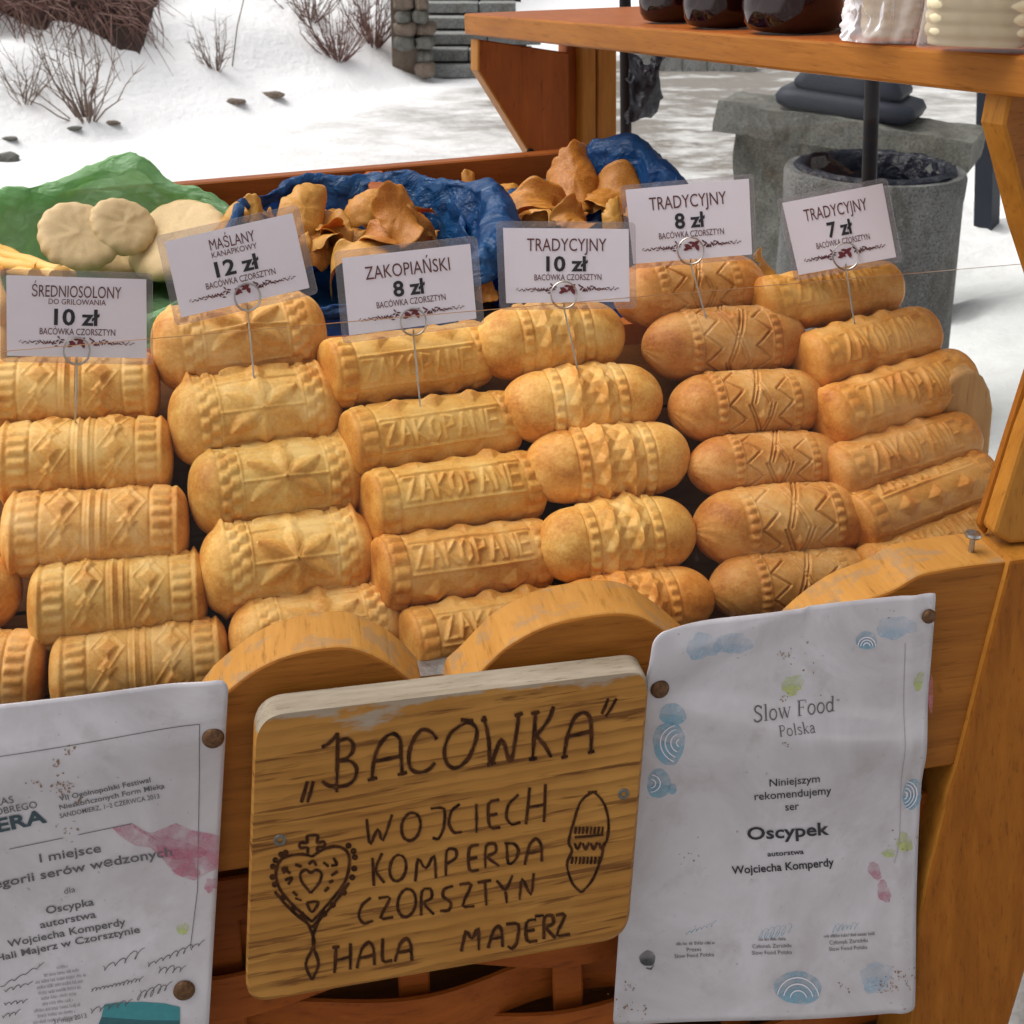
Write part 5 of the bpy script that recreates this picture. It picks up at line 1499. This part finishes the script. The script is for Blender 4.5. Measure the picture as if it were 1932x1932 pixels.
for (x, y, rx, ry, sd_) in ((1147, 262, 46, 40, 1), (300, 562, 58, 48, 2), (290, 690, 66, 100, 3), (250, 872, 50, 70, 4), (308, 895, 20, 26, 14), (1354, 935, 46, 68, 5), (845, 1745, 104, 66, 6)):
    put_poly(m2, shR, [z3(*p) for p in blob(x, y, rx, ry, sd_, .05, 40)])
m2.build('blue_swirl_print', M['stain_blue'], e)
m3 = Parts(); k_ = .78922 / 1.8094
for (x, y, rr, a0, a1) in ((1147, 285, (14, 26, 38), 180, 360), (340, 690, (18, 42, 66, 86), 110, 250), (215, 870, (20, 40), -90, 90), (1315, 935, (15, 32, 48, 62), -80, 85), (845, 1790, (35, 62, 88), 190, 350)):
    c = z3(x, y); arcs(m3, shR, *c, [q * k_ for q in rr], 2.2, a0, a1, .0008)
m3.build('swirl_lines', M['card'], e)
m2 = Parts()
for (x, y, rx, ry, sd_) in ((430, 268, 75, 60, 7), (560, 262, 80, 50, 8), (1270, 205, 80, 50, 9), (1180, 1700, 70, 60, 10)): put_poly(m2, shR, [z3(*p) for p in blob(x, y, rx, ry, sd_, .2)])
m2.build('faded_blue_print', M['stain_blue_pale'], e)
m2 = Parts()
for (x, y, rx, ry, sd_) in ((824, 447, 46, 44, 11), (1374, 440, 22, 42, 12), (1252, 1188, 26, 20, 13), (1320, 1140, 36, 40, 15)): put_poly(m2, shR, [z3(*p) for p in blob(x, y, rx, ry, sd_, .25)])
m2.build('green_print', M['stain_green'], e)
m2 = Parts()
put_poly(m2, shR, [z3(*p) for p in blob(1190, 1262, 24, 44, 16, .2, tilt=-.6)]); put_poly(m2, shR, [z3(*p) for p in blob(1228, 1350, 28, 48, 17, .2, tilt=-.4)]); put_poly(m2, shR, [z3(*p) for p in blob(1428, 500, 10, 90, 18, .1)])
m2.build('pink_smear', M['stain_pink'], e)
m2 = Parts(); put_poly(m2, shR, [z3(*p) for p in blob(212, 1645, 36, 32, 19, .08)]); V, F = ribbon([A(*z3(205, 1685)), A(*z3(225, 1690)), A(*z3(240, 1670))], 4); m2.add([shR.w(*p, .0005) for p in V], F)
m2.build('black_blot', M['stain_black'], e)
m2 = MB(); r = random.Random(9)
for (x, y, n_, sp) in ((792, 315, 14, 16), (1240, 1740, 30, 50), (1300, 1700, 22, 40), (140, 1765, 10, 14), (100, 1850, 16, 40), (785, 495, 8, 14), (788, 690, 6, 12), (1030, 1745, 8, 14), (1235, 155, 5, 30), (390, 1200, 8, 24), (1300, 1150, 6, 60), (190, 1860, 8, 12), (880, 340, 10, 60)):
    for k in range(n_): put_poly(m2, shR, [z3(*p) for p in blob(x + r.gauss(0, sp), y + r.gauss(0, sp * .8), r.uniform(1.5, 6), r.uniform(1.5, 6), r.random(), .4, 9)], .0005)
m2.build('rust_specks', M['stain_rust'], e)['kind'] = 'stuff'
m2 = MB()
for ln in ([(1312, 270), (1306, 700), (1298, 1100), (1275, 1230)],):
    V, F = ribbon(smoothpts([A(*z3(*p)) for p in ln], 8), .9, 0); m2.add([shR.w(*p, .0005) for p in V], F)
m2.build('border_line', M['ink_pale'], e)
tack(e, shR, *z3(245, 452), .0068); tack(e, shR, *z3(1412, 155), .0055)

# left-hand certificate
def z1(x, y): return (x / 2.278 * .78922, (1600 + y / 2.278) * .78922)
def dispL(px, py):
    x = px / 430; y = (py - 1290) / 640
    return .004 + .002 * math.sin(x * 4 + y * 5) + .005 * math.exp(-((y - .25 + .15 * x) ** 2) / .01) + .010 * max(0, y - .6) * max(0, x) + .006 * math.exp(-((x - .95) ** 2 + (y - .0) ** 2) / .02)
shL = Sheet([(-160, 1344), (433, 1269), (390, 2010), (-185, 2075)], .005, dispL)
e = empty('certificate', front(150, 1930, .01)); tag(e, 'stained laminated prize certificate with pink smear, tacked at the left', 'certificate')
make_sheet(e, shL, rc_=(10, 22, 10, 10))
def T1(s, x0, y0, x1, y1, cap, bold=0.0, mat='ink_grey', shear=0.0):
    a = z1(x0, y0); b = z1(x1, y1); put_text(e, shL, s, *a, *b, cap / 2.278 * .78922, bold, M[mat], shear)
T1('CZAS', -60, 716, 92, 688, 44, -.002)
T1('DOBREGO', -50, 768, 216, 722, 42, -.002)
T1('SERA', -75, 872, 266, 806, 78, .03, 'ink_navy')
T1('VII Ogólnopolski Festiwal', 335, 690, 825, 598, 32, .008)
T1('Nieskończonych Form Mleka', 335, 740, 900, 634, 30, .008)
T1('SANDOMIERZ, 1–2 CZERWCA 2013', 335, 788, 872, 690, 28, .002)
T1('I miejsce', 225, 1032, 555, 982, 50, .010)
T1('w kategorii serów wędzonych', -240, 1208, 942, 1000, 50, .012)
T1('dla', 355, 1210, 415, 1199, 34, -.004)
T1('Oscypka', 258, 1318, 517, 1270, 42, .014)
T1('autorstwa', 225, 1396, 528, 1336, 40, .014)
T1('Wojciecha Komperdy', 50, 1498, 690, 1372, 40, .014)
T1('z Hali Majerz w Czorsztynie', -70, 1588, 768, 1408, 38, .014)
T1('31 maja 2013', 300, 1905, 480, 1862, 26, .0)
m2 = Parts()
for ln in ([(60, 953), (350, 900)], [(430, 885), (720, 830)], [(-300, 490), (0, 436), (600, 340), (1092, 258)], [(1092, 258), (1085, 700), (1078, 1180), (1040, 1480)]):
    pts = []
    for a, b in zip(ln[:-1], ln[1:]):
        for t in np.linspace(0, 1, 8): pts.append(A(*z1(*a)) * (1 - t) + A(*z1(*b)) * t)
    pts = [p for i, p in enumerate(pts) if i == 0 or np.linalg.norm(p - pts[i - 1]) > .1]
    V, F = ribbon(pts, 1.3, 0); m2.add([shL.w(*p, .0005) for p in V], F)
m2.build('ruled_lines', M['ink_grey'], e)
m2 = MB(); widths = (60, 190, 270, 250, 230, 190, 170, 250, 200, 240)
for k in range(10):
    cx_ = 345 - k * 4; y = 1600 + k * 31; wv_ = widths[k]
    print_row(m2, shL, *z1(cx_ - wv_ / 2, y + wv_ * .09 + 10), *z1(cx_ + wv_ / 2, y - wv_ * .09 + 10), 6.5, 30 + k)
m2.build('small_print', M['ink_pale'], e)['kind'] = 'stuff'
m2 = Parts()
for (x0, y0, x1, y1, am, sd_, n_) in ((555, 1610, 780, 1510, 22, 41, 9), (800, 1580, 1110, 1450, 16, 42, 16), (0, 1720, 240, 1590, 9, 43, 8), (20, 1740, 180, 1690, 9, 44, 9), (500, 1720, 780, 1650, 12, 45, 26), (750, 1740, 930, 1680, 24, 46, 10), (490, 1830, 720, 1770, 18, 47, 10), (20, 1810, 150, 1790, 9, 48, 8), (10, 1880, 110, 1850, 14, 49, 7), (860, 1600, 1010, 1590, 20, 50, 8)):
    squiggle(m2, shL, *z1(x0, y0), *z1(x1, y1), am / 2.2, n_, 1.5, sd_)
m2.build('signatures', M['ink_grey'], e)
m2 = MB(); put_poly(m2, shL, [z1(*p) for p in [(575, 1790), (660, 1775), (780, 1768), (900, 1772), (985, 1790), (985, 1860), (800, 1862), (560, 1855)]]); m2.build('teal_print', M['ink_teal'], e)
m2 = MB(); put_poly(m2, shL, [z1(*p) for p in [(560, 1855), (800, 1862), (985, 1860), (980, 2050), (480, 2050)]]); m2.build('teal_print_lower', M['ink_teal_dark'], e)  # lower part of the printed picture, in a darker teal ink
m2 = Parts(); put_poly(m2, shL, [z1(*p) for p in [(612, 850), (720, 825), (740, 860), (830, 880), (960, 825), (1040, 860), (1196, 888), (1190, 1060), (1130, 1090), (1060, 1130), (950, 1100), (880, 1010), (820, 960), (740, 950), (660, 900)]], .0004)
put_poly(m2, shL, [z1(*p) for p in blob(960, 960, 150, 55, 61, .3, tilt=.35)], .0005); put_poly(m2, shL, [z1(*p) for p in blob(1000, 1050, 90, 55, 62, .3, tilt=.3)], .00055); put_poly(m2, shL, [z1(*p) for p in blob(1150, 1150, 34, 38, 63, .3)], .0004)
m2.build('pink_smear', M['stain_pink'], e)
m2 = MB(); put_poly(m2, shL, [z1(*p) for p in blob(1000, 1382, 34, 30, 64, .2)]); m2.build('yellow_spot', M['stain_green'], e)
m2 = MB(); r = random.Random(19)
for (x, y, n_, sp) in ((395, 400, 14, 16), (370, 590, 26, 28), (350, 640, 18, 22), (370, 860, 12, 26), (440, 690, 8, 12), (210, 590, 8, 30), (330, 460, 8, 14)):
    for k in range(n_): put_poly(m2, shL, [z1(*p) for p in blob(x + r.gauss(0, sp), y + r.gauss(0, sp), r.uniform(2, 9), r.uniform(2, 9), r.random(), .4, 9)], .0006)
m2.build('rust_stains', M['stain_rust'], e)['kind'] = 'stuff'
tack(e, shL, *z1(1165, 335), .0072); tack(e, shL, *z1(1008, 1700), .0072)
# ================================================================== BAGS, CRISPS AND FRESH CHEESES BEHIND
ZB = zb + .01
def flat(px, py, z): return hit(px, py, A(0, 0, z), ZUP)
def sack(name, label, mat, c, ru, rv, rim, lipf, seed, z0, amp=.012, nt_=220, nz_=64, grp=None):
    """open crumpled bag: rim(theta) gives the rim height above z0; the lip folds outwards"""
    V = []
    for j in range(nz_):
        t = j / (nz_ - 1)
        for k in range(nt_):
            a = 2 * math.pi * k / nt_; H = rim(a); lipw = lipf(a) if callable(lipf) else lipf
            if t < .7:
                s = t / .7; rr = .84 + .18 * s; z = H * s
            else:
                s = (t - .7) / .3; rr = 1.02 + lipw * s; z = H * (1 - .0 * s) - .5 * lipw * ru * s * s + .012 * math.sin(s * math.pi)
            d = noise.fractal(Vector((math.cos(a) * 2.1 + seed, math.sin(a) * 2.1, t * 2.4)), 1, 2, 5)
            d2 = noise.ridged_multi_fractal(Vector((math.cos(a) * 3.2 + seed, math.sin(a) * 3.2, t * 2.2)), .9, 2.1, 5, 1, 2) - 1.2
            fold = math.sin(a * 9 + 5 * d + seed) * amp * 1.3 * t
            rr2 = rr + (amp * 6 * d + amp * 2.4 * d2 * (0.3 + t) + fold * .4)
            z += (amp * .35 * d2 + amp * .8 * d) * min(1, t * 2)
            p = c + EX * math.cos(a) * ru * rr2 + EY * math.sin(a) * rv * rr2
            V.append(A(p[0], p[1], z0 + max(z, .004 * (j == 0))))
    o = build(name, V, grid_faces(nt_, nz_, True) + [tuple(reversed(range(nt_)))], mat, smooth=True)
    so = o.modifiers.new('thickness', 'SOLIDIFY'); so.thickness = .0008
    return tag(o, label, 'bag', grp)
def interp_rim(pts):
    pts = sorted(pts); P = pts + [(pts[0][0] + 360, pts[0][1])]
    def f(a):
        d = math.degrees(a) % 360
        if d < P[0][0]: d += 360
        for (a0, h0), (a1, h1) in zip(P[:-1], P[1:]):
            if a0 <= d <= a1:
                t = (d - a0) / (a1 - a0); t = t * t * (3 - 2 * t); return h0 + (h1 - h0) * t
        return P[0][1]
    return f
# crisp shapes
def crisp_mesh(seed):
    R = random.Random(seed * 7 + 1); n, m_ = 96, 14; V = []
    rc1 = R.uniform(.5, .8); k2 = R.uniform(-.3, .3); ax_ = R.uniform(0, 3.14)
    ph = [R.uniform(0, 6.28) for _ in range(6)]
    teeth_ = R.random() < .2
    for side in (1, -1):
        for j in range(m_):
            rr = j / (m_ - 1)
            for k in range(n):
                a = 2 * math.pi * k / n
                ed = 1 + .20 * math.sin(2 * a + ph[0]) + .13 * math.sin(3 * a + ph[1]) + .035 * math.sin(7 * a + ph[2]) + .018 * math.sin(13 * a + ph[3]) + (.10 * abs(math.sin(9 * a)) if teeth_ else 0)
                x, y = rr * ed * math.cos(a), rr * ed * math.sin(a)
                u = x * math.cos(ax_) + y * math.sin(ax_); v = -x * math.sin(ax_) + y * math.cos(ax_)
                cu = rc1 * math.sin(u / rc1 * .95); cz = -rc1 * (1 - math.cos(u / rc1 * .95))
                z = cz - k2 * v * v + .12 * math.sin(3 * v + ph[3]) * u + .10 * rr ** 3 * math.sin(4 * a + ph[4]) + .05 * rr ** 4 * math.sin(9 * a + ph[5]) + .05 * noise.fractal(Vector((x * 2.5 + seed, y * 2.5, 0)), 1, 2, 4)
                th = .014 * (1 - .7 * rr ** 5)
                V.append((cu, v, z + side * th))
    F = grid_faces(n, m_, True); off = n * m_
    F += [tuple(off + i for i in reversed(f)) for f in grid_faces(n, m_, True)]
    F += [((m_ - 1) * n + k, (m_ - 1) * n + (k + 1) % n, off + (m_ - 1) * n + (k + 1) % n, off + (m_ - 1) * n + k) for k in range(n)]
    me = bpy.data.meshes.new('crisp'); me.from_pydata(V, [], F); me.polygons.foreach_set('use_smooth', [True] * len(F)); me.materials.append(M['crisp']); me.update()
    return me
CR = [crisp_mesh(s) for s in range(12)]
rk = random.Random(31)
def crisp(px, py, wpx, z, tilt, spin, mesh, label, grp, rollx=0, sy=1.0, col=None):
    p = flat(px, py, z); dd = np.dot(p - EYE, A(0, CP, -SP)); s = wpx / 2 / FPX * dd
    o = bpy.data.objects.new('rind_crisp', CR[mesh]); COL.objects.link(o)
    o.location = p; o.rotation_euler = (rad(tilt), rad(rollx), rad(spin)); o.scale = (s * 1.1, s * sy * 1.1, s * 1.0)
    tag(o, label, 'crisp', grp); return o
zc = zb + .095
G1, G2 = 'rind crisps in the left blue bag', 'rind crisps in the right blue bag'
hero = [
 (575, 392, 150, .02, 40, 10, 0, 'large golden rind crisp standing behind the 12 zł card, biggest in the left blue bag', G1, 20, .8),
 (690, 372, 150, .02, 25, -15, 1, 'dark red-brown rind crisp at the back of the left blue bag', G1, 0, .6),
 (752, 402, 105, .02, 48, 30, 2, 'upright golden rind crisp near the right side of the left blue bag', G1, -20, 1.0),
 (748, 436, 170, .00, 30, -20, 3, 'broad golden rind crisp sloping towards the 8 zł card', G1, 15, .55),
 (690, 468, 190, -.01, 12, 5, 4, 'rounded rind crisp lowest in the left blue bag beside the 8 zł card', G1, 0, .55),
 (600, 448, 120, -.01, 25, 60, 5, 'dark folded rind crisp right behind the 12 zł card corner', G1, 0, .6),
 (428, 418, 90, .00, 45, -30, 6, 'pointed yellow rind crisp beside the green bag', G1, 10, .9),
 (478, 408, 62, .00, 55, 20, 7, 'small rind crisp between the pointed one and the biggest one', G1, 0, 1.0),
 (812, 430, 40, .00, 60, 80, 8, 'narrow rind crisp edge at the right rim of the left blue bag', G1, 0, 1.6),
 (640, 405, 110, .00, 20, 100, 9, 'crumbled rind crisp in the middle of the left blue bag', G1, 0, .7),
 (1085, 328, 150, .03, 38, 5, 10, 'large domed rind crisp topping the right blue bag', G2, 0, .95),
 (1150, 366, 160, .01, 25, -30, 11, 'broad rind crisp sloping right below the domed one', G2, 15, .6),
 (1010, 382, 190, .01, 22, 8, 3, 'long wavy rind crisp left of the domed one', G2, 0, .45),
 (886, 352, 46, .01, 65, 10, 6, 'small triangular rind crisp standing at the left of the right bag', G2, 0, 1.3),
 (945, 358, 110, .00, 35, -10, 5, 'crinkled rind crisp beside the triangular one', G2, 0, .5),
 (1085, 408, 110, .00, 40, 40, 2, 'folded rind crisp just above the centre 10 zł card', G2, 0, .6),
 (1185, 312, 95, .00, 20, 0, 8, 'flat rind crisp at the back right under the blue bag fold', G2, 0, .4),
 (1160, 412, 70, .00, 55, 10, 0, 'pale rind crisp tucked behind the right-hand 8 zł card', G2, 0, 1.0),
 (960, 398, 150, -.005, 15, -20, 1, 'orange rind crisp under the long wavy one', G2, 0, .5),
 (1010, 414, 70, -.005, 50, 0, 4, 'toothed rind crisp above the left corner of the centre card', G2, 0, .5),
 (1225, 368, 90, .01, 30, 20, 9, 'rind crisp end showing above the right-hand 8 zł card', G2, 0, .6),
 (925, 540, 75, -.02, 55, 60, 7, 'loose rind crisp between the centre card and the left 8 zł card', G2, 0, .6),
 (1442, 492, 60, -.02, 55, 70, 3, 'loose rind crisp between the 8 zł and 7 zł cards', G2, 0, .8),
]
for (px, py, wpx, dz, ti, spn, me_, lab, grp, rx, sy) in hero:
    crisp(px, py, wpx, zc + dz, ti, spn, me_, lab, grp, rx, sy)
for i in range(60):
    left = i < 32
    px = rk.uniform(440, 800) if left else rk.uniform(900, 1240); py = rk.uniform(400, 470) if left else rk.uniform(360, 415)
    o = crisp(px, py, rk.uniform(60, 110), zc + .004 - rk.uniform(0, .035), rk.uniform(-10, 45), rk.uniform(0, 360), rk.randrange(12),
          'rind crisp half buried among the others in the %s blue bag' % ('left' if left else 'right'), 'buried crisps in the %s bag' % ('left' if left else 'right'), rk.uniform(-30, 30), rk.uniform(.6, 1))
# blue bags
def atv(px, py, v): return hit(px, py, cart_pt(0, v, 0), EY)
cL = atv(668, 430, .62)
sack('blue_bag', 'blue plastic bag of rind crisps behind the 12 zł card', M['bag_blue'], A(cL[0], cL[1], 0), .140, .180,
     interp_rim([(0, .112), (25, .116), (55, .112), (80, .098), (110, .102), (150, .090), (180, .045), (225, .045), (270, .058), (310, .085), (340, .108)]), lambda a: .02 + .36 * max(0, math.cos(a)) ** 2, 2.0, zb + .008, .012, grp='blue bags in the cart')
cR = atv(1100, 380, .62)
sack('blue_bag', 'blue plastic bag of rind crisps behind the right-hand 8 zł card', M['bag_blue'], A(cR[0], cR[1], 0), .125, .165,
     interp_rim([(0, .085), (30, .13), (48, .152), (64, .142), (84, .085), (130, .075), (170, .07), (200, .065), (250, .06), (300, .06), (340, .07)]), lambda a: .06 + .16 * max(0, math.cos(a - .8)) ** 2, 6.0, zb + .008, .011, grp='blue bags in the cart')
# green bag with fresh cheeses
cG = atv(165, 450, .62)
sack('green_bag', 'crumpled green plastic bag around the pale round cheeses', M['bag_green'], A(cG[0], cG[1], 0), .165, .175,
     interp_rim([(0, .060), (35, .075), (60, .105), (80, .138), (96, .128), (120, .105), (165, .10), (200, .08), (250, .055), (290, .055), (320, .07), (340, .065)]), .14, 11.0, zb + .008, .012)
def disc(px, py, wpx, z, rot, label, seed):
    p = flat(px, py, z); dd = np.dot(p - EYE, A(0, CP, -SP)); s = wpx / 2 / FPX * dd
    n, prof = 72, [(0.005, .20), (.1, .20), (.2, .20), (.3, .20), (.4, .20), (.5, .20), (.6, .20), (.7, .20), (.8, .19), (.90, .16), (1.0, .06), (1.0, -.06), (.92, -.15), (.7, -.2), (.02, -.20)]
    V = []
    for (rr, h) in prof:
        for k in range(n):
            a = 2 * math.pi * k / n
            w_ = 1 + .03 * math.sin(3 * a + seed) + .05 * abs(math.sin(8 * a)) * (rr > .85)
            qx, qy = rr * math.cos(a), rr * math.sin(a); wf = .02 * noise.noise(Vector((qx * 6, qy * 6, seed))) * (rr < .9)
            V.append((rr * w_ * math.cos(a), rr * w_ * math.sin(a), h + wf + .03 * noise.noise(Vector((rr * 3 * math.cos(a), rr * 3 * math.sin(a), seed)))))
    F = grid_faces(n, len(prof), True) + [tuple(reversed(range(n))), tuple((len(prof) - 1) * n + k for k in range(n))]
    me = bpy.data.meshes.new('fresh_cheese'); me.from_pydata(V, [], F); me.polygons.foreach_set('use_smooth', [True] * len(F)); me.materials.append(M['pale']); me.update()
    o = bpy.data.objects.new('fresh_cheese', me); COL.objects.link(o); o.location = p; o.scale = (s, s, s); o.rotation_euler = [rad(q) for q in rot]
    bm = bmesh.new(); bm.from_mesh(me); bmesh.ops.recalc_face_normals(bm, faces=bm.faces[:]); bm.to_mesh(me); bm.free()
    md = o.modifiers.new('round', 'SUBSURF'); md.levels = 1; md.render_levels = 1
    tag(o, label, 'fresh cheese', 'pale round cheeses in the green bag')
disc(150, 447, 150, zb + .085, (42, 14, 20), 'pale round cheese with waffle pattern at the left in the green bag', 1)
disc(232, 427, 120, zb + .090, (48, -8, 50), 'pale round cheese at the back of the green bag, between its neighbours', 2)
disc(335, 452, 190, zb + .070, (30, -18, 10), 'pale round cheese at the right, partly behind the 12 zł card', 3)
disc(225, 488, 170, zb + .040, (15, 4, 70), 'pale round cheese lying lowest in the green bag above the left card', 4)
# braided cheese sticks at the left edge
rs2 = random.Random(44)
SLAB = ['yellow cheese string reaching furthest right beside the round cheese', 'yellow cheese string at the far left above the left card', 'short cheese string stub nearest the left card', 'cheese string curling along the left picture edge',
        'thin cheese string crossing the top of the string bunch', 'low cheese string under the string bunch']
paths = [[(-40, 470), (40, 490), (110, 512), (132, 520)], [(-30, 455), (10, 475), (60, 500), (100, 515)], [(60, 500), (85, 512), (105, 522)], [(-20, 500), (-2, 560), (6, 620), (-4, 690)], [(-30, 480), (20, 500), (75, 505)], [(-20, 515), (20, 512), (66, 518)]]
for lab, pth in zip(SLAB, paths):
    m2 = MB(); pts = smoothpts([flat(x, y, zb + .08 + rs2.uniform(-.01, .015)) if y < 540 else pile(x, y, .02) for x, y in pth], 5)
    m2.tube(pts, [.0065 * (1 + .15 * math.sin(i * 1.3)) for i in range(len(pts))], 10)
    o = m2.build('cheese_string', M['cheese']); smooth_by_angle(o, 70); o.color = (1.0, 1.0, .95, 1)
    at2 = o.data.attributes.new('tan', 'FLOAT', 'POINT'); at2.data.foreach_set('value', [.15] * len(o.data.vertices))
    tag(o, lab, 'cheese string', 'cheese strings at the left')

strip_wl()
